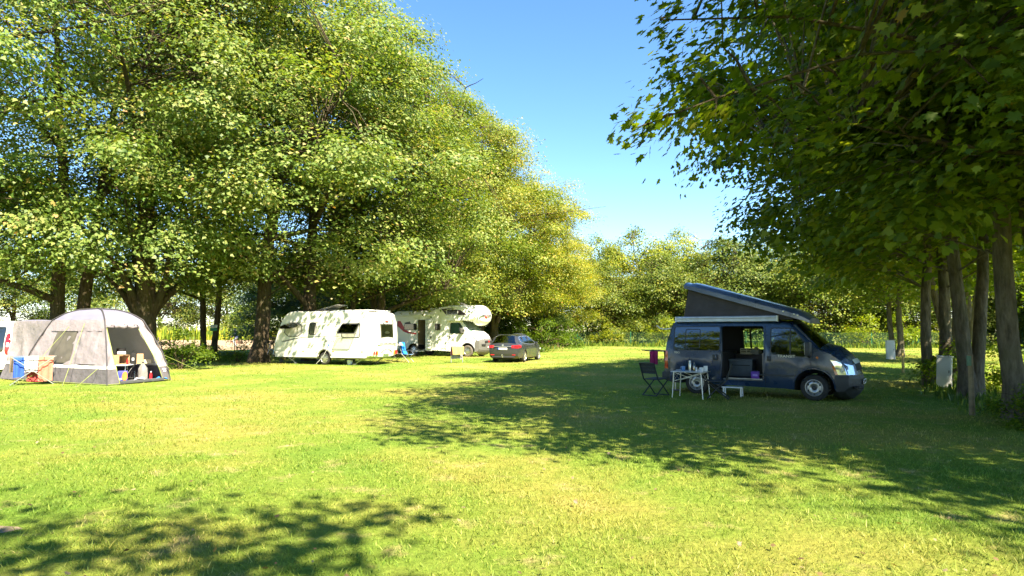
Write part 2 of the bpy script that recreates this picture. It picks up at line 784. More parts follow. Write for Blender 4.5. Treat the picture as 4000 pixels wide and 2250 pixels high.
def wheel(parent, x, y, r, rim_r, wid, side, style, tyre_m, rim_m, dark_m, zc=None):
    """A wheel with its outer face towards side (-1 or +1) along y."""
    e = empty('wheel', parent, (x, y, r if zc is None else zc))
    s = side
    b = MB()
    pr = [(rim_r, s * wid * .48), (rim_r + .012, s * wid * .5), (rim_r + (r - rim_r) * .55, s * wid * .53), (r - .03, s * wid * .5), (r - .008, s * wid * .42), (r, s * wid * .30)]
    pr += [(r, -s * wid * .30), (r - .03, -s * wid * .5), (rim_r, -s * wid * .5)]
    b.lathe(pr, n=40, axis='y')
    for k in range(3):
        b.lathe([(r + .002, s * wid * (-.18 + .18 * k) + .012), (r + .006, s * wid * (-.18 + .18 * k)), (r + .002, s * wid * (-.18 + .18 * k) - .012)], n=40, axis='y')
    b.build('tyre', tyre_m, e)
    b = MB()
    b.lathe([(rim_r, s * wid * .49), (rim_r - .012, s * wid * .5), (rim_r - .022, s * wid * .44), (rim_r - .03, s * wid * .1)], n=40, axis='y')
    if style == 'steel':
        b.lathe([(rim_r - .025, s * wid * .2), (rim_r * .82, s * wid * .32), (rim_r * .62, s * wid * .42), (rim_r * .42, s * wid * .40), (rim_r * .3, s * wid * .3), (0.001, s * wid * .3)], n=40, axis='y')
    else:
        ns = style
        for k in range(ns):
            a = 2 * math.pi * k / ns
            ca, sa = math.cos(a), math.sin(a)
            w0_, w1_ = rim_r * .17, rim_r * (.9 / ns + .06)
            pts = []
            for (rr, hw, dep) in ((rim_r * .16, w0_, .46), (rim_r * .96, w1_, .42)):
                for q in (-1, 1):
                    for dy in (0, -.03):
                        pts.append((rr * ca - q * hw * sa, s * (wid * dep + dy), rr * sa + q * hw * ca))
            b.add(pts, [(0, 2, 6, 4), (1, 5, 7, 3), (0, 4, 5, 1), (2, 3, 7, 6), (0, 1, 3, 2), (4, 6, 7, 5)])
        b.lathe([(0.001, s * wid * .5), (rim_r * .2, s * wid * .48), (rim_r * .22, s * wid * .35)], n=20, axis='y')
    b.build('rim', rim_m, e)
    b = MB()
    if style == 'steel':
        for k in range(6):
            a = 2 * math.pi * (k + .5) / 6
            MB().lathe([(rim_r * .13, 0), (0.001, s * .004)], c=(rim_r * .70 * math.cos(a), s * wid * .405, rim_r * .70 * math.sin(a)), n=10, axis='y').build('vent_hole', dark_m, e)
        b.lathe([(rim_r * .26, s * wid * .41), (rim_r * .22, s * wid * .5), (.001, s * wid * .52)], n=18, axis='y')
        b.build('hub_cap', dark_m, e)
    else:
        b.lathe([(rim_r - .02, s * wid * .12), (.001, s * wid * .12)], n=24, axis='y')
        b.build('brake_disc', dark_m, e)
    return e
# ------------------------------------------------------------------ ground
M_GROUND = ground_mat()


def hfun(x, y):
    """Gentle unevenness of the ground."""
    return 0.02 * np.sin(x * .7 + 1.3) * np.sin(y * .55) + 0.012 * np.sin(x * 1.9 + y * 1.3)


gx = np.concatenate([np.linspace(-900, -60, 12), np.arange(-58, 60, 1.0), np.linspace(62, 900, 12)])
gy = np.concatenate([np.linspace(-120, -8, 6), np.arange(-6, 80, 1.0), np.linspace(84, 1800, 16)])
GX, GY = np.meshgrid(gx, gy, indexing='ij')
GZ = hfun(GX, GY) - 0.012
GZ[(np.abs(GX) > 60) | (GY > 80)] = -0.012
gv = np.stack([GX, GY, GZ], -1).reshape(-1, 3)
ni, nj = len(gx), len(gy)
ii, jj = np.meshgrid(np.arange(ni - 1), np.arange(nj - 1), indexing='ij')
q0 = (ii * nj + jj).ravel()
gf = np.stack([q0, q0 + nj, q0 + nj + 1, q0 + 1], 1)
ground = link('ground', np_mesh('ground', gv, gf, M_GROUND, smooth=True))
tag(ground, 'mown lawn of the campsite, green with dry yellow patches', 'lawn', kind='structure')

# track behind the left tree row, where the cyclist rides
M_TRACK = mat('track_sand', (0.36, 0.26, 0.15), 0.95, var=.25, scale=1.5, bump=.6, bscale=20)
trk = MB()
cl = [(-140, 66.5), (-60, 64.5), (-40, 63), (-26, 62.2), (-14, 62.4), (-6, 64)]
vv, ff = [], []
for i, (x, y) in enumerate(cl):
    vv += [(x, y - 4.6, .03), (x, y - 1.5, .05), (x, y + 12, .08), (x * 1.9, y + 84, .3)]
    if i:
        for k in range(3):
            a = (i - 1) * 4 + k
            ff.append((a, a + 4, a + 5, a + 1))
trk.add(vv, ff)
tag(trk.build('track', M_TRACK), 'pale sandy track and stubble field behind the tree row', 'track', kind='structure')

# ------------------------------------------------------------------ grass
rng = np.random.default_rng(4)


def blades(n, xf, y0, y1, h0, h1, w, seed, power=1.0, bend=.6, clump=0):
    g_ = np.random.default_rng(seed)
    y = y0 + (y1 - y0) * g_.random(n) ** power
    x = (g_.random(n) * 2 - 1) * (xf * y + 1.0)
    if clump:
        cxp, cyp = x[:n // clump], y[:n // clump]
        idx = g_.integers(0, len(cxp), n)
        x = cxp[idx] + g_.normal(0, .05, n)
        y = cyp[idx] + g_.normal(0, .05, n)
    a = g_.random(n) * 2 * np.pi
    h = h0 + (h1 - h0) * g_.random(n) ** 2
    ww = w * (.6 + .8 * g_.random(n)) * (0.6 + y / 30.0)
    lean = bend * h * (.3 + g_.random(n))
    la = g_.random(n) * 2 * np.pi
    z = hfun(x, y) - .015
    dx, dy = np.cos(a) * ww, np.sin(a) * ww
    lx, ly = np.cos(la) * lean, np.sin(la) * lean
    v = np.empty((n, 5, 3))
    v[:, 0] = np.stack([x - dx, y - dy, z], 1)
    v[:, 1] = np.stack([x + dx, y + dy, z], 1)
    v[:, 2] = np.stack([x - dx * .8 + lx * .4, y - dy * .8 + ly * .4, z + h * .55], 1)
    v[:, 3] = np.stack([x + dx * .8 + lx * .4, y + dy * .8 + ly * .4, z + h * .55], 1)
    v[:, 4] = np.stack([x + lx, y + ly, z + h], 1)
    b = (np.arange(n) * 5)[:, None]
    f = np.concatenate([b + np.array([[0, 1, 3]]), b + np.array([[0, 3, 2]]), b + np.array([[2, 3, 4]])], 0)
    r_ = g_.random(n)
    return v.reshape(-1, 3), f, np.concatenate([r_, r_, r_])


M_BLADE = blade_mat()
parts = [
    blades(84000, .86, 3.6, 9.0, .018, .05, .0042, 1, .85, 1.1),
    blades(20000, .86, 3.6, 12.0, .025, .08, .0045, 7, .8, .9, clump=14),
    blades(72000, .86, 9.0, 19.0, .02, .055, .0052, 2, .8, .9),
    blades(46000, .86, 19.0, 44.0, .025, .065, .0075, 3, .7, .8),
    blades(12000, .80, 44.0, 74.0, .04, .10, .011, 5, .8, .7),
]
vo, V_, F_, A_ = 0, [], [], []
for v, f, r_ in parts:
    V_.append(v)
    F_.append(f + vo)
    A_.append(r_)
    vo += len(v)
tag(link('grass', np_mesh('grass', np.vstack(V_), np.vstack(F_), M_BLADE, {'rnd': np.concatenate(A_)})), 'short mown grass blades covering the lawn', 'grass', kind='stuff')

# ------------------------------------------------------------------ trees
MAPLE = np.array([(0, .36), (0, 0), (.30, -.04), (.24, .14), (.56, .30), (.30, .42), (.36, .66), (.13, .60), (0, 1.0), (-.13, .60), (-.36, .66), (-.30, .42), (-.56, .30), (-.24, .14), (-.30, -.04)])
MAPLE_T = np.array([(0, i, i + 1 if i < 14 else 1) for i in range(1, 15)])
MAPLE2 = np.array([(0, .36), (0, 0), (.36, .02), (.54, .32), (.27, .42), (.30, .68), (0, 1.0), (-.30, .68), (-.27, .42), (-.54, .32), (-.36, .02)])
MAPLE2_T = np.array([(0, i, i + 1 if i < 10 else 1) for i in range(1, 11)])
SIMPLE = np.array([(0, 0), (.42, .22), (.20, .52), (0, 1.0), (-.20, .52), (-.42, .22)])
SIMPLE_T = np.array([(0, 1, 2), (0, 2, 4), (0, 4, 5), (2, 3, 4)])


def unit(v):
    return v / (np.linalg.norm(v, axis=-1, keepdims=True) + 1e-9)


def leaf_mesh(name, P, Nrm, Dir, size, rnd, material, shape='simple', curl=.12):
    """Leaves at P with normals and pointing directions as one mesh."""
    S, T = {'maple': (MAPLE, MAPLE_T), 'maple2': (MAPLE2, MAPLE2_T), 'simple': (SIMPLE, SIMPLE_T)}[shape]
    n, k = len(P), len(S)
    Dir = unit(Dir - Nrm * (Dir * Nrm).sum(1, keepdims=True))
    Sd = np.cross(Nrm, Dir)
    u = S[None, :, 0, None] * size[:, None, None]
    v = S[None, :, 1, None] * size[:, None, None]
    c = -curl * ((np.abs(S[:, 0]) * 1.1 + np.abs(S[:, 1] - .3) * .8) ** 2)[None, :, None] * size[:, None, None]
    V = P[:, None, :] + Sd[:, None, :] * u + Dir[:, None, :] * v + Nrm[:, None, :] * c
    F = (np.arange(n) * k)[:, None, None] + T[None]
    return np_mesh(name, V.reshape(-1, 3), F.reshape(-1, 3), material, {'rnd': np.repeat(rnd, len(T))})


def tube_np(b, pts, rs, n=6):
    b.tube(pts, list(rs), n=n, cap=False)


def make_tree(name, seed, H, r_crown, base, stems, n_clu, per, size, material, bark, shape='simple', spread=.66, flat=.34, top_pow=1.0, inner=.28, trunk_r=.35, limb_n=9, asym=(0, 0), limb_r=1.0, limb_t=.16, extra=(), extra_limbs=(), clump=.66, blunt=.76):
    """Returns (trunk mesh, crown mesh) of a broad-leaved tree that stands on the origin."""
    g_ = np.random.default_rng(seed)
    tb = MB()
    skel = []                                   # points on limbs that twigs can start from
    ph = g_.random(8) * 6.28

    def env(az, t):
        """Crown radius at azimuth az and relative height t in 0..1."""
        prof = (min(1.0, .62 + t * 1.6) if t < .3 else 1.0) * (1 - max(0, (t - .40) / .61) ** 1.9) ** blunt if t < 1 else .02
        lump = 1 + .13 * math.sin(3 * az + ph[0] + 4 * t) + .10 * math.sin(5 * az + ph[1] - 7 * t) + .08 * math.sin(2 * az + 13 * t + ph[2]) + .06 * math.sin(9 * az + ph[3] + 17 * t)
        return r_crown * prof * lump

    for (sx, sy, tilt, taz, rr, fork) in stems:
        p = np.array([sx, sy, -.12])
        d = np.array([math.sin(tilt) * math.cos(taz), math.sin(tilt) * math.sin(taz), math.cos(tilt)])
        L = (H - .5) * .80
        pts, rs = [], []
        ns = 16
        for i in range(ns + 1):
            t = i / ns
            fl = 1 + .6 * math.exp(-t * L / .22)
            pts.append(tuple(p))
            rs.append(rr * fl * (1 - .88 * t ** 1.15) + .012)
            if i > 2:
                skel.append((p.copy(), rs[-1]))
            d = d + g_.normal(0, .045, 3) + np.array([0, 0, .05])
            d /= np.linalg.norm(d)
            p = p + d * L / ns
        tube_np(tb, pts, rs, 12)
        # main limbs
        for k in range(limb_n):
            t0 = limb_t + (.88 - limb_t) * ((k + g_.random() * .8) / limb_n)
            if fork and k < fork:
                t0 = .09 + .05 * g_.random()
            i0 = min(ns - 1, max(1, int(t0 * ns)))
            q = np.array(pts[i0]) * (1 - (t0 * ns - i0)) + np.array(pts[i0 + 1]) * (t0 * ns - i0)
            az = 2.4 * k + g_.random() * .9 + taz
            th = min(.98, max(.02, (q[2] + 2.2 - base) / (H - base)))
            reach = env(az, th) * (.78 if not (fork and k < fork) else .8)
            el = R(28 + 30 * t0 + g_.normal(0, 7))
            if fork and k < fork:
                el = R(60 + g_.normal(0, 5))
                reach *= .55
            lp, lr = [tuple(q)], [rs[i0] * .62 * limb_r]
            dd = np.array([math.cos(az) * math.cos(el), math.sin(az) * math.cos(el), math.sin(el)])
            st = reach / math.cos(el) / 8
            st = min(st, 1.5)
            for j in range(8):
                dd = dd + g_.normal(0, .09, 3) + np.array([0, 0, -.035 if not fork else .02])
                dd /= np.linalg.norm(dd)
                if q[2] + dd[2] * st > base + (H - base) * .92:
                    dd[2] = 0
                q = q + dd * st
                lp.append(tuple(q))
                lr.append(max(.014, rs[i0] * .62 * limb_r * (1 - .85 * (j + 1) / 8)))
                skel.append((q.copy(), lr[-1]))
            tube_np(tb, lp, lr, 7)
    for lp in extra_limbs:
        lp = resample(lp, .6, closed=False)
        tube_np(tb, lp, list(np.linspace(.045, .01, len(lp))), 6)
        skel += [(np.array(q), .02) for q in lp[2:]]
    SK = np.array([s[0] for s in skel])
    # leaf sprays
    C, W_ = [], []
    tries = 0
    nb = n_clu // 12                                # boughs: sprays gather in rounded masses with gaps between
    BO = []
    while len(C) < n_clu and tries < n_clu * 20:
        tries += 1
        if len(BO) >= nb and g_.random() < clump:
            bo = BO[g_.integers(0, len(BO))]
            d = g_.normal(0, 1, 3)
            d /= np.linalg.norm(d)
            d[2] = abs(d[2]) * .9 - .25
            s_ = r_crown * .225 * (.5 + .5 * g_.random())
            c_ = np.array(bo) + d * np.array([1.1, 1.1, 1.0]) * s_
            if c_[2] > base - .5:
                C.append(tuple(c_))
                W_.append(np.array(bo))
            continue
        t = g_.random() ** top_pow
        az = g_.random() * 2 * math.pi
        e = env(az, t)
        if g_.random() > (e / r_crown) * 1.05 + .05:
            continue
        rf = (.66 + .40 * g_.random() ** .8) if g_.random() > inner else .2 + .5 * g_.random()
        if t > .9:
            rf = g_.random() ** .5
        z = base + (H - base) * t + g_.normal(0, .2)
        droop = -.9 * rf * max(0, .35 - t)
        C.append((e * rf * math.cos(az) + asym[0] * (.4 + t * .3), e * rf * math.sin(az) + asym[1] * (.4 + t * .3), z + droop))
        W_.append(None)
        if len(BO) < nb:
            BO.append(C[-1])
    C = np.array(C + list(extra))
    ax = SK[:, :2].mean(0)
    # twigs from the nearest limb point to each spray
    for c in C[:: (1 if len(C) < 700 else 2)]:
        cost = np.linalg.norm(SK - c, axis=1) + np.maximum(0, SK[:, 2] - c[2] + .3) * .8
        s = SK[cost.argmin()]
        m = (s + c) / 2 + np.array([0, 0, .12 * np.linalg.norm(c - s)])
        if np.linalg.norm(c - s) < 6:
            tube_np(tb, [tuple(s), tuple(m), tuple(c)], [.03, .02, .007], 4)
    n = len(C) * per
    ci = np.repeat(np.arange(len(C)), per)
    out = unit(np.concatenate([C[:, :2] - ax, np.zeros((len(C), 1))], 1))
    tan = np.stack([-out[:, 1], out[:, 0], np.zeros(len(C))], 1)
    o_, t_ = out[ci], tan[ci]
    scl = .6 + .8 * g_.random(len(C))
    if len(extra):
        scl[-len(extra):] = .42
    sc = scl[ci] * spread
    a_ = np.clip(g_.normal(0, 1, n), -1.8, 1.8) * sc
    b_ = np.clip(g_.normal(0, .9, n), -1.7, 1.7) * sc
    cc = g_.normal(0, flat, n) * (.6 + .4 * g_.random(n))
    P = C[ci] + o_ * a_[:, None] + t_ * b_[:, None] + np.array([0, 0, 1])[None] * (cc - .16 * (a_ / spread) * spread - .10 * (a_ ** 2 + b_ ** 2) / spread)[:, None]
    ct = g_.normal(0, .22, (len(C), 3))[ci]
    bc = np.array([w if w is not None else (C[i] - out[i] * 1.6 - np.array([0, 0, 1.2])) for i, w in enumerate(W_ + [None] * len(extra))])[ci]
    Nn = unit(np.array([0, 0, .75])[None] + unit(P - bc) * 1.0 + ct + g_.normal(0, .40, (n, 3)))
    D = o_ * .8 + g_.normal(0, .7, (n, 3)) + np.array([0, 0, -.5])[None]
    sz = size * (.55 + .75 * g_.random(n))
    clu = g_.random(len(C))
    rnd = np.clip(.62 * g_.random(n) + .38 * clu[ci] + g_.normal(0, .04, n), 0, 1)
    crown = leaf_mesh(name + '_crown', P, Nn, D, sz, rnd, material, shape)
    me = bpy.data.meshes.new(name + '_trunk')
    me.from_pydata([tuple(v) for v in tb.v], [], tb.f)
    me.materials.append(bark)
    me.polygons.foreach_set('use_smooth', [True] * len(me.polygons))
    me.update()
    return me, crown


BARK = bark_mat('maple_bark', (0.040, 0.030, 0.020), (0.145, 0.108, 0.070))
BARK_G = bark_mat('grey_bark', (0.07, 0.06, 0.045), (0.24, 0.205, 0.155))
M_LEAF = leaf_mat('maple_leaf', [(0.0, (.040, .088, .014)), (.30, (.105, .175, .032)), (.58, (.190, .260, .056)), (.80, (.285, .320, .092)), (.93, (.38, .32, .11)), (1.0, (.42, .25, .09))])
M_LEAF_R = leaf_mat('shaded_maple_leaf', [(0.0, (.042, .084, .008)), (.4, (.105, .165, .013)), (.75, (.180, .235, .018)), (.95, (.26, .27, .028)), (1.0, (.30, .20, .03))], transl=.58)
M_LEAF_B = leaf_mat('hedge_leaf', [(0.0, (.035, .075, .012)), (.4, (.085, .140, .020)), (.75, (.16, .205, .032)), (1.0, (.28, .26, .05))], transl=.35)

HANG_L = [[(0, 0, 4.2), (-3.5, .1, 5.7), (-6.2, .2, 5.6), (-8.2, .3, 5.0), (-9.4, .3, 4.55)], [(-4.5, .1, 5.6), (-7.0, .5, 6.3), (-8.9, .6, 6.3)], [(-3.0, 0, 5.6), (-6.2, .2, 7.2), (-8.6, .4, 7.0)]]
HANG = [(-9.3, .3, 4.62), (-8.8, .2, 4.75), (-8.2, .35, 4.7), (-7.6, .3, 4.9), (-7.2, .1, 4.55), (-7.0, .5, 5.1), (-6.6, .2, 4.6), (-6.3, .4, 5.2), (-8.6, .5, 5.55), (-8.0, .6, 5.9), (-7.5, .4, 6.1), (-7.0, .5, 6.4), (-8.8, .6, 6.35), (-8.2, .4, 6.7), (-7.6, .5, 6.9), (-8.4, .3, 7.1)]
ST1 = [(0, 0, .03, 0.6, .35, 0)]
ST2 = [(-.38, 0, .03, 3.1, .31, 0), (.34, .1, .04, .1, .29, 0)]
ST3 = [(0, 0, .04, 2.0, .50, 6)]
ST4 = [(-.26, 0, .05, 3.2, .165, 0), (.26, .05, .06, -.2, .165, 0)]
VAR = {
    'single': make_tree('left_single', 11, 24, 7.6, 4.4, ST1, 700, 96, .178, M_LEAF, BARK, trunk_r=.4),
    'twin': make_tree('left_twin', 12, 24, 7.8, 4.2, ST2, 700, 96, .178, M_LEAF, BARK, limb_n=6),
    'forked': make_tree('left_forked', 13, 24, 7.6, 4.0, ST3, 700, 96, .178, M_LEAF, BARK, limb_n=14),
    'slim': make_tree('left_slim', 14, 24, 6.6, 4.6, ST4, 600, 96, .178, M_LEAF, BARK, limb_n=6),
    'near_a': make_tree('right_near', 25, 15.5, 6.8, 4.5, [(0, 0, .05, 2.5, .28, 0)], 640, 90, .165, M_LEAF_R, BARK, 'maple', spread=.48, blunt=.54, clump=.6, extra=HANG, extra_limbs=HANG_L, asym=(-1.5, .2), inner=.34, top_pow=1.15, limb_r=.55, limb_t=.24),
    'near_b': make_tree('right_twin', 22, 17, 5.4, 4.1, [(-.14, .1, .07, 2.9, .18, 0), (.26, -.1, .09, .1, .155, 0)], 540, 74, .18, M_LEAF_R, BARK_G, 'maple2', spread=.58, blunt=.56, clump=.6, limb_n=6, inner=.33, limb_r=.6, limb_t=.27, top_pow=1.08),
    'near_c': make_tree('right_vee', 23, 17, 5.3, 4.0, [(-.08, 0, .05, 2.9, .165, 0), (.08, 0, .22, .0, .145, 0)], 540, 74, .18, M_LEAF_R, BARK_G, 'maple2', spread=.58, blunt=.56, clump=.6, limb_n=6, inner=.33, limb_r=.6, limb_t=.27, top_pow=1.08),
    'back_a': make_tree('back_round', 31, 16, 6.0, 1.6, [(0, 0, .03, 1, .3, 0)], 480, 80, .25, M_LEAF_B, BARK, spread=.85, flat=.42, limb_n=7, clump=.4, inner=.3),
    'back_b': make_tree('back_bushy', 32, 13, 6.2, .8, [(0, 0, .05, 1, .25, 4)], 480, 80, .25, M_LEAF_B, BARK, spread=.85, flat=.42, limb_n=7, clump=.4, inner=.3),
    'shrub': make_tree('shrub', 33, 3.0, 1.7, .15, [(0, 0, .1, 1, .04, 3), (.1, .1, .3, 2, .03, 0), (-.1, 0, .3, 4, .03, 0)], 60, 46, .16, M_LEAF_R, BARK, spread=.42, flat=.25, limb_n=3, inner=.4),
}
TREE_FIRST = {}


def put_tree(var, name, label, x, y, rz=0.0, sc=1.0, sz=1.0, tint=(1, 1, 1), cat='tree', group=None):
    t = thing(name, label, cat, (x, y, 0), rz, group)
    t.scale = (sc, sc, sc * sz)
    tr, cr = VAR[var]
    link('trunk', tr, t)
    c = link('crown', cr, t)
    c.color = (*tint, 1)
    return t


GL, GR, GB = 'maples in the row behind the caravans', 'maples in the shady row beside the van', 'trees beyond the campsite fence'
for a in [
    ('twin', 'big maple at the left edge, its near branches overhanging the picture corner', -24.6, 25.5, 4.9, .98, 1.0, (.95, 1.05, .95)),
    ('twin', 'twin-stemmed maple standing behind the left end of the tent', -20.3, 29.3, .25, 1.0, 1.0, (1, 1, 1)),
    ('forked', 'thick maple forking low into many limbs behind the tent dome', -17.4, 30.6, .5, 1.0, 1.02, (1.05, 1.0, 1.05)),
    ('slim', 'two slim stems growing close together between tent and caravan', -17.5, 37.0, .0, 1.0, 1.0, (1.0, 1.02, 1.0)),
    ('single', 'stout maple trunk with sunlit patches just left of the white caravan', -13.95, 35.4, 1.2, 1.16, .88, (1.08, 1.05, 1.1)),
    ('single', 'maple rising behind the raised roof panel of the caravan', -11.6, 37.3, 3.6, 1.14, .86, (1.02, 1.02, 1.0)),
    ('slim', 'slender pair of maple stems behind the middle of the caravan', -10.4, 40.6, 2.6, 1.0, .98, (1.05, 1.02, .95)),
    ('twin', 'maple behind the rear end of the caravan', -8.7, 42.6, 1.9, .92, 1.0, (1.08, 1.04, .9)),
    ('forked', 'maple behind the open door of the motorhome', -7.2, 48.4, 4.0, .92, 1.0, (1.14, 1.06, .82)),
    ('single', 'maple directly behind the overcab of the motorhome', -5.0, 51.6, .3, .90, 1.0, (1.22, 1.08, .75)),
    ('twin', 'maple behind the bonnet of the motorhome', -2.9, 53.5, 5.1, .85, 1.0, (1.32, 1.12, .68)),
    ('forked', 'leaning maple behind the roof of the dark estate car', -1.5, 55.0, 2.1, .82, 1.0, (1.45, 1.2, .65)),
    ('single', 'yellowing maple to the right of the dark estate car', .8, 58.5, 2.7, .76, 1.0, (1.5, 1.2, .6)),
    ('slim', 'last tall yellow-green maple of the row, nearest the fence corner', 2.3, 64.0, .9, .71, .98, (1.55, 1.22, .55)),
    ('single', 'low yellow-green maple where the row meets the fence', 4.9, 70.5, 1.4, .64, .95, (1.55, 1.22, .55)),
]:
    put_tree(a[0], 'maple_tree', a[1], a[2], a[3], a[4], a[5], a[6], a[7], group=GL)

for a in [
    ('near_a', 'maple with low leafy branches hanging into the sky at upper right', 11.1, 8.6, 0.0, 1.0, 1.0),
    ('near_b', 'thick dark maple trunk at the right edge with twin stems', 9.95, 12.45, .2, 1.0, 1.0),
    ('near_c', 'maple forking into a V beside the grey cabinet', 11.6, 16.3, .1, 1.0, 1.0),
    ('near_b', 'twin-stemmed maple behind the grey cabinet and bush', 13.35, 20.2, 3.4, .95, 1.0),
    ('near_c', 'maple of the right row half hidden behind the twin stems', 16.9, 24.5, 2.0, 1.0, 1.0),
    ('near_b', 'maple far back with the white meter box at its foot', 26.1, 43.5, 2.4, 1.05, 1.0),
    ('near_c', 'maple in the back of the shady row, right of the white meter box', 24.6, 34.5, 4.4, 1.0, 1.0),
    ('near_b', 'unseen maple added outside the right edge to shade the lower right lawn', 12.9, 4.1, 1.0, 1.0, 1.0),  # out of frame, added to fill the shade at lower right
    ('near_b', 'maple behind the photographer shading the near lawn', -3.3, -6.3, 3.6, 1.05, .82),
    ('near_c', 'unseen maple added behind the photographer further left to thicken the near lawn shade', -6.9, -6.4, 1.2, 1.0, .85),  # out of frame, added so the near left shade is more solid
    ('near_c', 'maple far behind the photographer on the left', -24.0, -14.0, 1.6, 1.1, 1.0),
    ('near_b', 'maple behind the photographer across the clearing', -18.0, -22.0, .6, 1.1, 1.0),
    ('near_c', 'maple beyond the left edge behind the photographer', -30.0, -7.0, 5.0, 1.1, 1.0),
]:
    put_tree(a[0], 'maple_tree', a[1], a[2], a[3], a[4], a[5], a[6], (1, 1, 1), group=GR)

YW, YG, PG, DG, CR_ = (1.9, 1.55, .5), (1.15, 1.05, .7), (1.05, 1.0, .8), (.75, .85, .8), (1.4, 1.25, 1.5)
for a in [
    ('back_a', 'bright yellow-green rounded treetop in the gap between the rows', 17.0, 88, .3, .98, 1.0, YW),
    ('back_a', 'second bright yellow-green treetop right of the rounded one', 23.3, 90, 1.8, 1.0, 1.0, YW),
    ('back_a', 'yellow-green tree leaning towards the end of the left row', 11.5, 87, 3.0, .92, 1.0, (1.5, 1.3, .6)),
    ('back_b', 'darker bushy tree behind the fence posts left of the van', 11.0, 79, 3.0, .78, 1.0, YG),
    ('back_b', 'bushy green tree behind the fence straight above the rear of the van', 19.0, 80, 1.0, .86, 1.0, YG),
    ('back_b', 'light green tree behind the raised roof of the van', 27.0, 80, 2.0, 1.02, 1.0, PG),
    ('back_a', 'tall light green tree behind the middle of the van roof', 33.5, 84, 4.2, .95, 1.0, PG),
    ('back_b', 'pale bushy tree above the van windscreen', 37.0, 76, .4, 1.0, 1.0, (1.45, 1.3, .75)),
    ('back_b', 'pale green tree above the bonnet of the van', 43.5, 74, 5.0, .95, 1.0, (1.4, 1.3, .8)),
    ('back_b', 'bushy tree behind the fence right of the van', 49.5, 73, 2.4, 1.0, 1.0, YG),
    ('back_b', 'bushy tree behind the fence and the white meter box', 56.0, 71, 1.1, 1.0, 1.0, YG),
    ('back_b', 'bushy tree behind the fence right of the white meter box', 57.0, 62, 4.1, 1.0, 1.0, PG),
    ('back_b', 'dark bushy tree in the gap above the van bonnet', 42.0, 85, 2.2, 1.0, 1.0, YG),
    ('back_b', 'bushy tree far right behind the fence line', 62.0, 78, 1.6, 1.1, 1.0, DG),
    ('back_b', 'bushy tree behind the right trunks, lower and darker', 58.0, 56, 2.6, 1.0, 1.0, YG),
    ('back_b', 'pale tree seen between the twin trunks at the right', 52.0, 51, 3.3, .95, 1.0, YG),
    ('back_b', 'pale tree seen through the V of the forked maple', 47.0, 42, .2, .9, 1.0, YG),
    ('back_b', 'pale tree at the right edge behind the thick trunk', 41.0, 33, 5.4, .85, 1.0, YG),
    ('back_a', 'dark treetop far behind the fence left of the van roof', 28.0, 104, .9, 1.0, .85, DG),
    ('back_a', 'dark treetop far behind the fence above the van roof', 42.0, 100, 2.9, 1.0, .8, DG),
    ('back_a', 'dark treetop far behind the fence above the bonnet of the van', 55.0, 96, 4.9, 1.0, .8, DG),
    ('back_b', 'low dark tree filling the gap behind the caravan front', -18.2, 52.5, .7, .62, .85, DG),
    ('back_b', 'low dark tree filling the gap behind the caravan middle', -14.2, 54.5, 1.7, .62, .9, DG),
    ('back_b', 'low dark tree filling the gap behind the caravan rear', -10.6, 57.0, 2.7, .62, .9, DG),
    ('back_b', 'low dark tree filling the gap behind the motorhome door', -7.0, 60.0, 3.7, .62, .9, DG),
    ('back_b', 'low dark tree filling the gap behind the motorhome cab', -3.2, 62.5, 4.7, .62, .9, DG),
    ('back_b', 'low dark tree filling the gap behind the estate car', .8, 66.0, 5.7, .62, .9, DG),
    ('back_a', 'tree behind the row above the motorhome', -6.0, 82, 2.2, .9, 1.0, DG),
    ('back_b', 'dark tree closing the gap behind the estate car', 2.5, 80, 2.9, .9, 1.0, DG),
    ('back_b', 'dark bushy tree behind the motorhome', -11.5, 80, 1.9, .9, 1.0, DG),
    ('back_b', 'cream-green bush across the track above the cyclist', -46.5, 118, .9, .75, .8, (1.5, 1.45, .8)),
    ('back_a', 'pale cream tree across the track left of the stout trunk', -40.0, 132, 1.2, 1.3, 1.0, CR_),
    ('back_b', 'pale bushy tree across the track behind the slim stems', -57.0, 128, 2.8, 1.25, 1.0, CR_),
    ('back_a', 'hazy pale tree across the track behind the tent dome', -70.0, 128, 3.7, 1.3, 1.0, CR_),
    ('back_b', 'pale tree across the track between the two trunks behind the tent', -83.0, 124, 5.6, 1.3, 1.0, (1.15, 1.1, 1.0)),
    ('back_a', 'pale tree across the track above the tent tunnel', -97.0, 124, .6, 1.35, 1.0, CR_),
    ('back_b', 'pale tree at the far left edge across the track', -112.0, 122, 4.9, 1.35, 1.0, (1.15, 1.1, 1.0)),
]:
    put_tree(a[0], 'field_tree', a[1], a[2], a[3], a[4], a[5], a[6], a[7], group=GB)

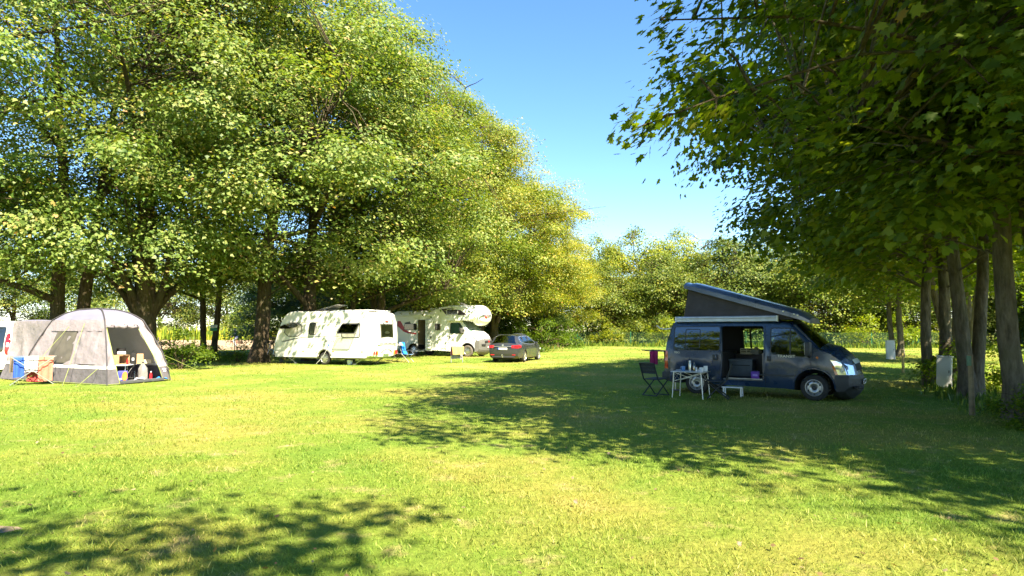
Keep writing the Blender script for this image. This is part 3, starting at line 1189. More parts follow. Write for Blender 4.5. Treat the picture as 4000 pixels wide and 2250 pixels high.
GS = 'bushes under the trees and along the fence'
for a in [
    ('dark bush with thin twigs right of the tent', -14.9, 29.0, .4, .62, 1.0, (.8, .9, .8)),
    ('low undergrowth at the foot of the two slim stems', -17.3, 35.6, 1.4, .6, .55, (.8, 1, .8)),
    ('low undergrowth at the foot of the stout trunk', -15.3, 36.0, 2.4, .6, .5, (.8, 1, .8)),
    ('low dark undergrowth left of the slim stems', -20.6, 38.0, 3.4, .75, .5, (.8, 1, .8)),
    ('low undergrowth between slim stems and stout trunk', -18.6, 40.5, 3.9, .6, .45, (.8, 1, .8)),
    ('bush beside the front of the estate car', 2.6, 53.5, .9, 1.0, .9, (.8, .9, .8)),
    ('bush behind the rear of the estate car', .2, 57.0, 2.0, 1.0, .9, (.8, .9, .8)),
    ('dark bush at the left end of the wire fence', 5.3, 66.0, 3.0, 1.1, .9, (.8, .95, .8)),
    ('leafy bush behind the grey cabinet', 13.5, 19.7, 1.2, .62, .8, (1, 1.1, .8)),
    ('leafy bush between the V-shaped maple and the thick trunk', 13.7, 17.6, 4.2, .55, .85, (1.2, 1.2, .8)),
    ('bush sprouting at the foot of the thick trunk at right', 9.25, 11.55, .2, .36, .75, (.9, 1, .8)),
    ('bush sprouting low at the lower right corner of the trunk', 10.3, 11.2, 2.2, .45, .6, (.8, .9, .8)),
    ('light bush poking through the fence behind the drying towel', 17.4, 73.5, .7, 1.1, .95, (1.9, 1.6, .8)),
    ('light bush in the fence left of the van', 11.2, 74.2, 3.7, 1.0, .9, (1.7, 1.4, .8)),
    ('light bush at the fence behind the van bonnet', 36.5, 66.5, 1.7, 1.2, .95, (1.7, 1.5, .8)),
    ('light bush at the fence right of the van bonnet', 40.6, 66.8, 4.7, 1.2, .95, (1.6, 1.5, .8)),
    ('light bush at the fence behind the white meter box', 44.6, 67.0, 2.7, 1.0, .9, (1.6, 1.4, .8)),
]:
    put_tree('shrub', 'bush', a[0], a[1], a[2], a[3], a[4], a[5], a[6], cat='bush', group=GS)

# ------------------------------------------------------------------ tall weeds and reeds (uncountable)


def weed_strip(name, label, path, depth, n, h0, h1, w, seed, material):
    g_ = np.random.default_rng(seed)
    path = np.array(path, float)
    t = g_.random(n) * (len(path) - 1)
    i = np.minimum(t.astype(int), len(path) - 2)
    p = path[i] + (path[i + 1] - path[i]) * (t - i)[:, None]
    p = p + g_.normal(0, depth, (n, 2))
    a = g_.random(n) * 6.283
    h = h0 + (h1 - h0) * g_.random(n) ** 1.6 * (.55 + .45 * np.sin(p[:, 0] * 1.3 + p[:, 1]) ** 2)
    ww = w * (.5 + g_.random(n))
    la = g_.random(n) * 6.283
    ln = h * .35 * g_.random(n)
    v = np.empty((n, 5, 3))
    dx, dy = np.cos(a) * ww, np.sin(a) * ww
    lx, ly = np.cos(la) * ln, np.sin(la) * ln
    x, y, z = p[:, 0], p[:, 1], np.full(n, -.02)
    v[:, 0] = np.stack([x - dx * .5, y - dy * .5, z], 1)
    v[:, 1] = np.stack([x + dx * .5, y + dy * .5, z], 1)
    v[:, 2] = np.stack([x - dx + lx * .4, y - dy + ly * .4, z + h * .6], 1)
    v[:, 3] = np.stack([x + dx + lx * .4, y + dy + ly * .4, z + h * .6], 1)
    v[:, 4] = np.stack([x + lx, y + ly, z + h], 1)
    b = (np.arange(n) * 5)[:, None]
    f = np.concatenate([b + np.array([[0, 1, 3]]), b + np.array([[0, 3, 2]]), b + np.array([[2, 3, 4]])], 0)
    r_ = g_.random(n)
    o = link(name, np_mesh(name, v.reshape(-1, 3), f, material, {'rnd': np.concatenate([r_] * 3)}))
    return tag(o, label, 'weeds', kind='stuff')


o = weed_strip('weeds', 'tall weeds and nettles growing along the wire fence', [(3, 73.5), (14, 71.8), (25, 68.3), (36, 64.5), (46, 66.6), (58, 66)],   .8, 7000, .12, .8, .05, 8, M_LEAF_B)
o.color = (1.15, 1.2, .9, 1)
o = weed_strip('reeds', 'bright yellow-green reeds across the sandy track', [(-130, 116), (-90, 114), (-60, 112), (-40, 111), (-20, 110), (-8, 106)], 2.0, 12000, .8, 3.0, .12, 9, M_LEAF_B)
o.color = (1.9, 1.75, .9, 1)
o = weed_strip('undergrowth', 'dark low undergrowth under the left tree row', [(-27, 34), (-20, 37.5), (-15, 40), (-9, 47), (-2, 55), (3.5, 62)], 1.0, 9000, .1, .55, .05, 10, M_LEAF)
o.color = (1, 1.1, 1, 1)

o = weed_strip('undergrowth', 'rough uncut grass and weeds around the trunks at right', [(9.9, 12.2), (11.6, 16.2), (13.4, 20.0), (17, 24.6), (24, 34)], .35, 2600, .06, .34, .022, 12, M_LEAF_B)
o.color = (.8, .95, .8, 1)

# ------------------------------------------------------------------ wire fence
M_GREEN = mat('fence_green', (0.02, 0.16, 0.085), .5)
M_WIRE = mat('fence_wire', (0.02, 0.07, 0.045), .5)
FP = [(2.0, 75.6), (7.6, 75.0), (13.5, 73.0), (19.2, 70.8), (25.0, 68.6), (30.8, 66.3), (36.0, 64.3), (41.6, 65.8), (47.4, 66.6), (53.2, 66.9), (59, 67)]
fence = thing('wire_fence', 'green chain-link fence with metal posts along the far edge of the lawn', 'fence')
for (x, y) in FP:
    b = MB()
    b.tube([(0, 0, -.1), (0, 0, 1.62)], .035, 8)
    b.lathe([(.04, 1.60), (.04, 1.64), (.001, 1.655)], n=8)
    b.build('post', M_GREEN, fence, loc=(x, y, 0))
for (i, sgn) in ((1, 1), (1, -1), (7, 1), (7, -1)):
    p, q = np.array(FP[i]), np.array(FP[i + sgn])
    d = (q - p) / np.linalg.norm(q - p) * 1.25
    MB().tube([(p[0], p[1], 1.25), (p[0] + d[0], p[1] + d[1], .02)], .025, 6).build('strut', M_GREEN, fence)
wm = MB()
hw = 1.5
for i in range(len(FP) - 1):
    p, q = np.array(FP[i]), np.array(FP[i + 1])
    Ln = np.linalg.norm(q - p)
    d = (q - p) / Ln
    for z in (.05, .8, 1.52):
        wm.tube([(p[0], p[1], z), (q[0], q[1], z)], .007, 3, cap=False)
    for s in np.arange(-hw, Ln, .11):
        for sg in (1, -1):
            s0, s1, z0, z1 = s, s + hw, (.03, hw)[sg < 0], (hw, .03)[sg < 0]
            if s0 < 0:
                z0 = z0 + (z1 - z0) * (-s0 / hw)
                s0 = 0
            if s1 > Ln:
                z1 = z0 + (z1 - z0) * ((Ln - s0) / (s1 - s0))
                s1 = Ln
            if s1 - s0 < .02:
                continue
            wm.tube([(p[0] + d[0] * s0, p[1] + d[1] * s0, z0), (p[0] + d[0] * s1, p[1] + d[1] * s1, z1)], .0055, 3, cap=False)
wm.build('wire_mesh', M_WIRE, fence, smooth=0, flip=False)
# ------------------------------------------------------------------ vehicle materials
M_TYRE = mat('tyre_rubber', (0.022, 0.021, 0.020), .85, var=.3, scale=9, bump=.3, bscale=40)
M_STEEL = mat('steel_rim', (0.45, 0.45, 0.46), .38, .9, var=.2, scale=14)
M_ALLOY = mat('alloy_rim', (0.62, 0.62, 0.63), .28, .9, var=.1)
M_DARK = mat('dark_void', (0.012, 0.012, 0.013), .8)
M_PLAST = mat('black_plastic', (0.032, 0.034, 0.038), .55, var=.25, scale=10, bump=.2, bscale=180)
M_VAN = mat('van_paint', (0.012, 0.031, 0.074), .28, .0, var=.12, scale=3, coat=.35)
M_VANROOF = mat('roof_lid_paint', (0.070, 0.105, 0.20), .30, .15, var=.12, scale=3, coat=.5)
M_LINING = mat('van_lining', (0.030, 0.030, 0.033), .85)
M_CANVAS = mat('roof_canvas', (0.060, 0.054, 0.062), .92, var=.18, scale=5, bump=.35, bscale=30)
M_ALU = mat('aluminium', (0.60, 0.61, 0.62), .38, .85, var=.10)
M_WHITE = mat('white_paint', (0.80, 0.80, 0.77), .35, var=.04, scale=3, coat=.3)
M_CARAVAN = mat('caravan_skin', (0.76, 0.755, 0.70), .34, var=.06, scale=2.2, bump=.06, bscale=300, coat=.2)
M_GLASS = glass('tinted_glass', (.22, .25, .26), .10)
M_GLASSC = glass('clear_glass', (.55, .68, .62), .10)
M_ACRYL = glass('smoked_acrylic', (.84, .84, .80), .05)
M_RED = mat('red_lens', (0.50, 0.012, 0.016), .18, coat=.6)
M_ORANGE = mat('orange_lens', (0.75, 0.22, 0.03), .25, coat=.4)
M_LENS = mat('headlamp_lens', (0.72, 0.75, 0.80), .08, .55, coat=1.0)
M_PLATE = mat('number_plate', (0.78, 0.78, 0.76), .4)
M_PBLUE = mat('plate_blue', (0.02, 0.08, 0.45), .4)
M_INK = mat('black_ink', (0.02, 0.02, 0.022), .5)
M_GREY = mat('grey_decal', (0.10, 0.105, 0.11), .45)
M_REDP = mat('red_decal', (0.42, 0.012, 0.016), .35)
M_GREYP = mat('grey_plastic', (0.115, 0.113, 0.108), .6, var=.15, bump=.15, bscale=160)
M_CREAM = mat('cream_plastic', (0.68, 0.62, 0.42), .5)
M_WOODP = mat('cabinet_board', (0.40, 0.30, 0.20), .55, var=.2, scale=8)


def plate(parent, w, h, loc, rot, blue=True):
    """A number plate lying in its local x-z plane, facing -y."""
    p = MB().box((0, 0, 0), (w, .012, h), bev=.004).build('number_plate', M_PLATE, parent, loc=loc, rot=rot)
    if blue:
        MB().box((-w / 2 + w * .045, -.0075, 0), (w * .08, .004, h * .92)).build('country_strip', M_PBLUE, p)
    b = MB()
    x = -w * .36
    for k, cw in enumerate((.05, .05, 0, .05, .05, .05, .05, .05)):
        if cw:
            b.box((x, -.0075, 0), (w * cw * .8, .004, h * .62))
        x += w * .098
    b.build('characters', M_GREY, p)['kind'] = 'stuff'
    return p


# ================================================================== dark camper van
def build_van():
    a = R(-35.2)
    van = thing('camper_van', 'dark blue camper van with raised pop-up roof and open sliding door, parked in the shade', 'camper van', (5.55, 18.28, 0), a)
    ol = [(-.90, .34), (-.66, .28), (-.42, .28)] + arc(0, .32, .41, 186, -6, 14)[1:-1] + [(.42, .28), (1.5, .265), (2.48, .25)]
    ol += arc(2.93, .32, .45, 190, -10, 14)[1:-1] + [(3.39, .23), (3.58, .24), (3.66, .34), (3.67, .62), (3.62, .82), (3.52, .97), (3.32, 1.13), (3.05, 1.24), (2.50, 1.83), (2.38, 1.90), (1.9, 1.95), (.5, 1.98), (-.55, 1.98), (-.70, 1.92), (-.78, 1.70), (-.86, 1.25), (-.90, .92), (-.92, .60)]

    def w(x, z):
        v = .955
        if z > 1.08:
            v -= .155 * ((z - 1.08) / .88) ** 1.35
        if z < .42:
            v -= .05 * (.42 - z) / .2
        if .80 < z < .90:
            v += .012 * math.sin((z - .80) / .10 * math.pi)
        if x > 2.55:
            v -= .20 * ((x - 2.55) / 1.1) ** 2
        if x < -.5:
            v -= .05 * ((-.5 - x) / .45) ** 2
        for cx_ in (0, 2.93):
            d = math.hypot(x - cx_, z - .32)
            if d < .62:
                v += .022 * max(0, 1 - abs(d - .50) / .13)
        return v

    def bul(x, z):
        if x > 3.3 and z < 1.2:
            return .22
        if x > 2.35:
            return .10 + .10 * max(0, min(1, (x - 2.5) / .8))
        if x < -.6:
            return .05
        return .05
    B = Body(ol, w, r=.07, ds=.10, zround=1.5, bulge=bul)
    opening = rrect(.70, .42, 1.76, 1.83, .06)
    dwin = round_poly([(1.95, 1.13), (2.78, 1.06), (2.80, 1.34), (2.46, 1.76), (1.95, 1.77)], .06)
    farwin = rrect(.78, 1.18, 1.72, 1.76, .05)
    ws = lambda x, z: 2.50 < x < 3.06 and 1.23 < z < 1.85
    bot = lambda x, z: z < .72 and ((-.5 < x < .5) or (2.4 < x < 3.4) or z < .3)
    b = MB()
    B.side(b, -1, [opening, dwin])
    B.side(b, 1, [farwin, dwin])
    B.band(b, lambda x, z: not ws(x, z) and not bot(x, z), nt=12)
    b.build('body', M_VAN, van, smooth=50)
    b = MB()
    B.band(b, bot, nt=2)
    b.build('underbody', M_DARK, van)
    b = MB()
    B.band(b, ws, nt=12, tmax=.93)
    B.band(b, ws, nt=12, off=-.012, tmax=.93)
    b.build('windscreen', M_GLASS, van)
    for sg in (-1, 1):
        b = MB()
        b.tube([(3.06, sg * (B.W(3.05, 1.24) - .03), 1.25), (2.78, sg * (B.W(2.78, 1.53) - .03), 1.545), (2.49, sg * (B.W(2.5, 1.83) - .02), 1.85)], .035, 6)
        b.build('windscreen_pillar', M_VAN, van)
    for sg in (-1, 1):
        g_ = B.patch(MB(), dwin, sg, -.006, .006).build('front_door_window', M_GLASS, van)
        B.ring(MB(), dwin, sg, .022, .004, .02).build('window_seal', M_PLAST, g_)
    MB().box((2.41, -B.W(2.4, 1.45) - .004, 1.44), (.03, .014, .66), (R(-11), 0, 0)).build('quarter_light_bar', M_PLAST, van)
    # far-side window with sliding pane frame
    g_ = B.patch(MB(), farwin, 1, -.01, .008).build('side_window', M_GLASSC, van)
    f_ = MB()
    for x in (.98, 1.50):
        f_.box((x, B.W(x, 1.47) - .03, 1.47), (.045, .03, .56), (R(10), 0, 0))
    B.ring(f_, farwin, 1, .035, -.012, .03)
    f_.build('window_frame', M_PLAST, g_)
    # lining and floor inside
    b = MB()
    b.add([(-.82, -.84, .46), (2.9, -.84, .46), (2.9, .84, .46), (-.82, .84, .46)], [(0, 1, 2, 3)])
    b.add([(-.80, y, .46) for y in (-.84, .84)] + [(-.66, y, 1.9) for y in (.72, -.72)], [(0, 1, 2, 3)])
    b.build('floor', M_LINING, van)
    b = MB()
    for x0, x1 in ((-.75, .64), (1.80, 1.92)):
        b.add([(x0, -.90, .45), (x1, -.90, .45), (x1, -.90, 1.08), (x0, -.90, 1.08), (x1, -.76, 1.86), (x0, -.76, 1.86)], [(0, 1, 2, 3), (3, 2, 4, 5)])
    for x0, x1 in ((-.75, .74), (1.75, 1.92)):
        b.add([(x0, .90, .45), (x1, .90, .45), (x1, .90, 1.08), (x0, .90, 1.08), (x1, .76, 1.86), (x0, .76, 1.86)], [(0, 1, 2, 3), (3, 2, 4, 5)])
    b.add([(.74, .90, .45), (1.75, .90, .45), (1.75, .90, 1.08), (.74, .90, 1.08), (1.75, .885, 1.14), (.74, .885, 1.14)], [(0, 1, 2, 3), (3, 2, 4, 5)])
    b.add([(-.66, -.76, 1.87), (2.3, -.76, 1.84), (2.3, .76, 1.84), (-.66, .76, 1.87)], [(0, 1, 2, 3)])
    b.build('lining', M_LINING, van)
    b = MB()
    b.box((.18, .1, .80), (.90, 1.35, .68), bev=.04)
    b.build('rear_bench', M_LINING, van)
    b = MB()
    b.box((1.12, .62, .74), (.9, .44, .56), bev=.02)
    b.box((1.12, .60, 1.035), (.95, .5, .03), bev=.01)
    b.build('kitchen_cabinet', mat('dark_cabinet', (.035, .033, .035), .5), van)
    for y in (-.42, .42):
        b = MB()
        b.box((2.05, y, .72), (.48, .5, .16), bev=.05)
        b.box((1.84, y, 1.08), (.14, .48, .66), (0, R(-10), 0), bev=.05)
        b.box((1.79, y, 1.50), (.09, .24, .18), bev=.035)
        b.build('cab_seat', M_LINING, van)
    MB().lathe([(.18, -.014), (.195, 0), (.18, .014), (.165, 0), (.18, -.014)], n=22).build('steering_wheel', M_PLAST, van, loc=(2.50, .40, 1.10), rot=(0, R(62), 0))
    MB().box((2.78, 0, 1.02), (.5, 1.55, .34), bev=.1).build('dashboard', M_PLAST, van)
    # sill in the doorway
    MB().box((1.23, -.90, .44), (1.02, .14, .045), bev=.01).build('door_sill', M_GREYP, van)
    MB().box((1.30, -.972, .468), (.86, .018, .014)).build('sill_trim', M_ALU, van)
    MB().box((1.725, -.80, .80), (.04, .10, .66), bev=.02).build('seat_panel', mat('beige_panel', (.26, .22, .19), .7), van)
    # sliding door pushed back over the rear flank
    D = lambda x, z: w(x, z)
    DB = Body([(-.70, .36), (.68, .36), (.74, .6), (.72, 1.84), (-.62, 1.90), (-.68, 1.4), (-.72, .9)], lambda x, z: w(max(x, -.45), z) + .075 - (.02 if math.hypot(x, z - .32) < .5 else 0), r=.02, ds=.1, zround=-1)
    sd = empty('sliding_door', van)
    arch_cut = [(-.70, .36), (-.66, .36)] + [(p[0], max(p[1], .36)) for p in arc(0, .32, .46, 172, 8, 12)] + [(.68, .36), (.71, .6), (.70, 1.84), (-.60, 1.90), (-.66, 1.4), (-.70, .9)]
    DB2 = Body(arch_cut, DB.w0, r=.015, ds=.1, zround=.5)
    swin = rrect(-.58, 1.19, .66, 1.81, .05)
    b = MB()
    DB2.side(b, -1, [swin])
    DB2.ring(b, [(x * .985, z) for x, z in arch_cut], -1, .004, 0, .055)
    b.build('door_panel', M_VAN, sd, smooth=50)
    DB2.patch(MB(), swin, -1, -.004, .006).build('door_window', glass('privacy_glass', (.05, .055, .06), .14), sd)
    f_ = MB()
    DB2.ring(f_, swin, -1, .02, .003, .02)
    inner = rrect(-.26, 1.25, .12, 1.74, .03)
    DB2.ring(f_, inner, -1, .018, .004, .012)
    f_.build('window_frame', M_PLAST, sd)
    MB().box((.56, -DB2.W(.56, 1.0) - .008, 1.0), (.15, .02, .16), bev=.008).build('handle_cup', M_PLAST, sd)
    MB().box((.58, -DB2.W(.56, 1.0) - .026, 1.0), (.045, .022, .13), bev=.01).build('handle', M_VAN, sd)
    MB().box((0, -DB2.W(0, .56) - .008, .615), (1.34, .02, .05), (0, 0, 0), bev=.008).build('rub_strip', M_PLAST, sd)
    text('door_badge', 'TDCi', .07, M_ALU, sd, (-.50, -DB2.W(-.5, 1.11) - .006, 1.11), (R(90), 0, 0))
    MB().box((-.28, -.985, .92), (1.0, .03, .03), bev=.008).build('slide_rail', M_PLAST, van)
    # trim
    b = MB()
    pb = [(-.925, .36), (-.66, .29), (-.43, .29)] + [(p[0], p[1]) for p in arc(0, .32, .43, 180, 150, 4)] + [(-.42, .56), (-.925, .58)]
    for sg in (-1, 1):
        B.patch(b, pb, sg, .022, .05)
    b.box((-.965, 0, .46), (.10, 1.74, .22), bev=.04)
    b.build('rear_bumper', M_PLAST, van)
    FB = Body([(3.40, .23), (3.58, .235), (3.67, .34), (3.68, .60), (3.40, .62), (3.375, .45)], lambda x, z: B.W(x, z) + .012, r=0, ds=.06, zround=9, bulge=lambda x, z: .235)
    b = MB()
    FB.side(b, -1)
    FB.side(b, 1)
    FB.band(b, lambda x, z: x > 3.41, nt=14)
    b.build('front_bumper', M_PLAST, van)
    B.band(MB(), lambda x, z: x > 3.5 and .66 < z < .93, nt=8, off=.008, tmax=.52).build('grille', M_DARK, van)
    B.band(MB(), lambda x, z: x > 3.5 and .80 < z < .87, nt=8, off=.016, tmax=.55).build('grille_bar', M_ALU, van)
    MB().box((3.86, -.52, .34), (.09, .30, .07), (0, 0, R(-22)), bev=.02).build('air_intake', M_DARK, van)
    plate(van, .50, .11, (3.93, 0, .46), (0, 0, R(90)))
    for sg in (-1, 1):
        b = MB()
        P_ = [(3.30, 1.00), (3.44, .965), (3.52, .93), (3.60, .80), (3.64, .64), (3.46, .64), (3.38, .86)]
        B.patch(b, P_, sg, .012, .05)
        b.add([(3.60, sg * (B.W(3.6, .8) + .01), .80), (3.64, sg * (B.W(3.64, .64) + .012), .64), (3.80, sg * .60, .645), (3.76, sg * .60, .86), (3.52, sg * (B.W(3.52, .93) + .01), .93)], [(0, 1, 2, 3, 4)])
        hl = b.build('headlight', M_LENS, van)
        MB().lathe([(.001, 0), (.06, -sg * .004), (.065, sg * .01)], c=(3.52, sg * (B.W(3.52, .78) + .014), .78), n=16, axis='y').build('reflector', M_ALU, hl)
        B.patch(MB(), [(3.38, .86), (3.46, .64), (3.40, .64), (3.34, .84)], sg, .010, .03).build('indicator', M_ORANGE, van)
    # wheel-arch flares follow the openings
    for cx_, rr in ((0, .42), (2.93, .46)):
        for sg in (-1, 1):
            pts = arc(cx_, .32, rr, 182, -2, 16)
            MB().tube([(x, sg * (B.W(x, z) + .006), z) for x, z in pts], .022, 6).build('arch_trim', M_VAN, van)
    b = MB()
    b.box((2.1, -B.W(2.1, .60) - .008, .585), (.88, .02, .045), bev=.008)
    b.build('door_rub_strip', M_PLAST, van)
    b = MB()
    for pts in ([(1.80, .30), (1.80, 1.86)], [(2.80, 1.30), (2.86, 1.02), (2.88, .80)]):
        for i in range(len(pts) - 1):
            seg = resample(pts[i:i + 2], .1, closed=False)
            b.tube([(x, -B.W(x, z) - .001, z) for x, z in seg], .006, 4)
    b.build('door_gaps', M_DARK, van)
    MB().box((1.90, -B.W(1.9, 1.02) - .010, 1.00), (.10, .02, .13), bev=.012).build('front_door_handle', M_PLAST, van)
    text('van_lettering', 'TRANSIT', .092, M_ALU, van, (2.32, -B.W(2.32, 1.05) - .008, 1.065), (R(90), 0, R(-1)), sx=1.15)
    MB().lathe([(.001, -.012), (.028, -.008), (.03, .004)], c=(3.02, -B.W(3.02, 1.06) - .004, 1.045), n=12, axis='y').build('side_repeater', M_ORANGE, van)
    for sg in (-1, 1):
        b = MB()
        b.box((2.86, sg * (B.W(2.86, 1.2) + .16), 1.26), (.13, .17, .36), (0, 0, sg * R(10)), bev=.045)
        b.tube([(2.84, sg * (B.W(2.84, 1.1) - .02), 1.08), (2.85, sg * (B.W(2.85, 1.1) + .12), 1.11)], .04, 8)
        m_ = b.build('wing_mirror', M_PLAST, van)
        MB().box((2.792, sg * (B.W(2.86, 1.2) + .16), 1.27), (.006, .14, .30), (0, 0, sg * R(10)), bev=.002).build('mirror_glass', M_ALU, m_)
    for sg in (-1, 1):
        B.patch(MB(), [(-.91, .66), (-.80, .66), (-.80, 1.14), (-.865, 1.16)], sg, .008, .03).build('tail_light', M_RED, van)
    for x in (0, 2.93):
        for sg in (-1, 1):
            wheel(van, x, sg * .83, .318, .205, .20, sg, 'steel', M_TYRE, M_STEEL, M_PLAST, zc=.305)
    MB().tube([(-.72, -.60, .40), (-.72, -.60, .06), (-.72, -.60, .05)], .02, 6).build('rear_step_leg', M_ALU, van)
    MB().box((-.72, -.58, .045), (.20, .18, .03), bev=.006).build('rear_step', M_GREYP, van)
    # pop-up roof: canvas bellows and lid
    hinge = (2.62, 2.00)
    zt = lambda x: 2.02 + (2.62 - x) * .303
    b = MB()
    n_ = 24

    def can(sg):
        def fn(u, v):
            x = 2.45 + (-.42 - 2.45) * u
            xx = x + (.16 * v if u > .9 else 0) * (u - .9) * 10
            z0, z1 = 2.0, max(2.03, zt(x) - .02)
            y = .70 - .03 * v + .014 * math.sin(u * 31 + v * 5) * math.sin(v * 3.1)
            return (xx, sg * y, z0 + (z1 - z0) * v)
        return fn
    b.grid(can(-1), n_, 6)
    b.grid(can(1), n_, 6)
    b.grid(lambda u, v: (-.44 + .16 * v + .02 * math.sin(u * 9), (.70 - .03 * v) * (1 - 2 * u), 2.0 + (zt(-.3) - 2.02) * v), 8, 6)
    b.build('roof_canvas', M_CANVAS, van)
    b = MB()
    prof = []
    L_ = 3.18
    nx, ny = 26, 12
    for i in range(nx + 1):
        u = i / nx
        x = 2.84 - L_ * u
        zc = zt(min(x, 2.62)) if x < 2.62 else 2.02 - .36 * (x - 2.62) - .35 * max(0, x - 2.8)
        hw_ = .84 * (1 - .32 * max(0, (x - 2.3) / .7) ** 2)
        th = .19 if x < 2.5 else .19 * max(.28, 1 - (x - 2.5) / .6)
        if u > .96:
            th *= .72
        row = []
        for j in range(ny + 1):
            t = -1 + 2 * j / ny
            row.append((x, t * hw_, zc + th * (1 - abs(t) ** 7 * .55) + .02 * (1 - t * t)))
        row += [(x, hw_ * 1.0, zc - .03), (x, hw_ * .96, zc - .03), (x, -hw_ * .96, zc - .03), (x, -hw_ * 1.0, zc - .03)]
        prof.append(row)
    m = len(prof[0])
    vv = [p for row in prof for p in row]
    ff = [(i * m + j, (i + 1) * m + j, (i + 1) * m + (j + 1) % m, i * m + (j + 1) % m) for i in range(nx) for j in range(m)]
    ff += [list(range(m)), list(range(nx * m + m - 1, nx * m - 1, -1))]
    b.add(vv, ff)
    lid = b.build('roof_lid', M_VANROOF, van, smooth=45)
    b = MB()
    for (x, y) in ((2.25, -.845), (2.5, -.82), (2.58, -.80)):
        b.lathe([(.001, -.008), (.02, -.006), (.022, .006)], c=(x, y, zt(x) + .07), n=10, axis='y')
    b.build('hinge_bolts', M_ALU, lid)
    # awning box
    aw = empty('awning', van)
    b = MB()
    pf = [(-.90, 1.955), (-.80, 1.945), (-.785, 2.07), (-.80, 2.09), (-.86, 2.095), (-.905, 2.07)]
    x0, x1 = -.56, 2.10
    n_ = len(pf)
    b.add([(x0, y, z) for y, z in pf] + [(x1, y, z) for y, z in pf], [(i, (i + 1) % n_, (i + 1) % n_ + n_, i + n_) for i in range(n_)] + [list(range(n_)), list(range(2 * n_ - 1, n_ - 1, -1))])
    b.build('awning_case', mat('awning_shell', (.56, .60, .68), .4), aw)
    MB().box((.77, -.9055, 2.035), (2.64, .006, .012)).build('awning_seam', M_GREYP, aw)
    b = MB()
    for x in (x0 - .008, x1 + .008):
        b.box((x, -.845, 2.02), (.03, .13, .155), bev=.008)
    b.build('end_caps', M_WHITE, aw)
    # white bracket sticking out at the rear
    MB().tube([(-.80, -.62, 1.78), (-.95, -.66, 1.75), (-1.10, -.70, 1.77), (-1.20, -.72, 1.86)], .018, 6).build('roof_bracket', M_WHITE, van)
    return van


VAN = build_van()
VA = R(-35.2)


def vanpt(x, y, z):
    c, s = math.cos(VA), math.sin(VA)
    return (5.55 + x * c - y * s, 18.28 + x * s + y * c, z)


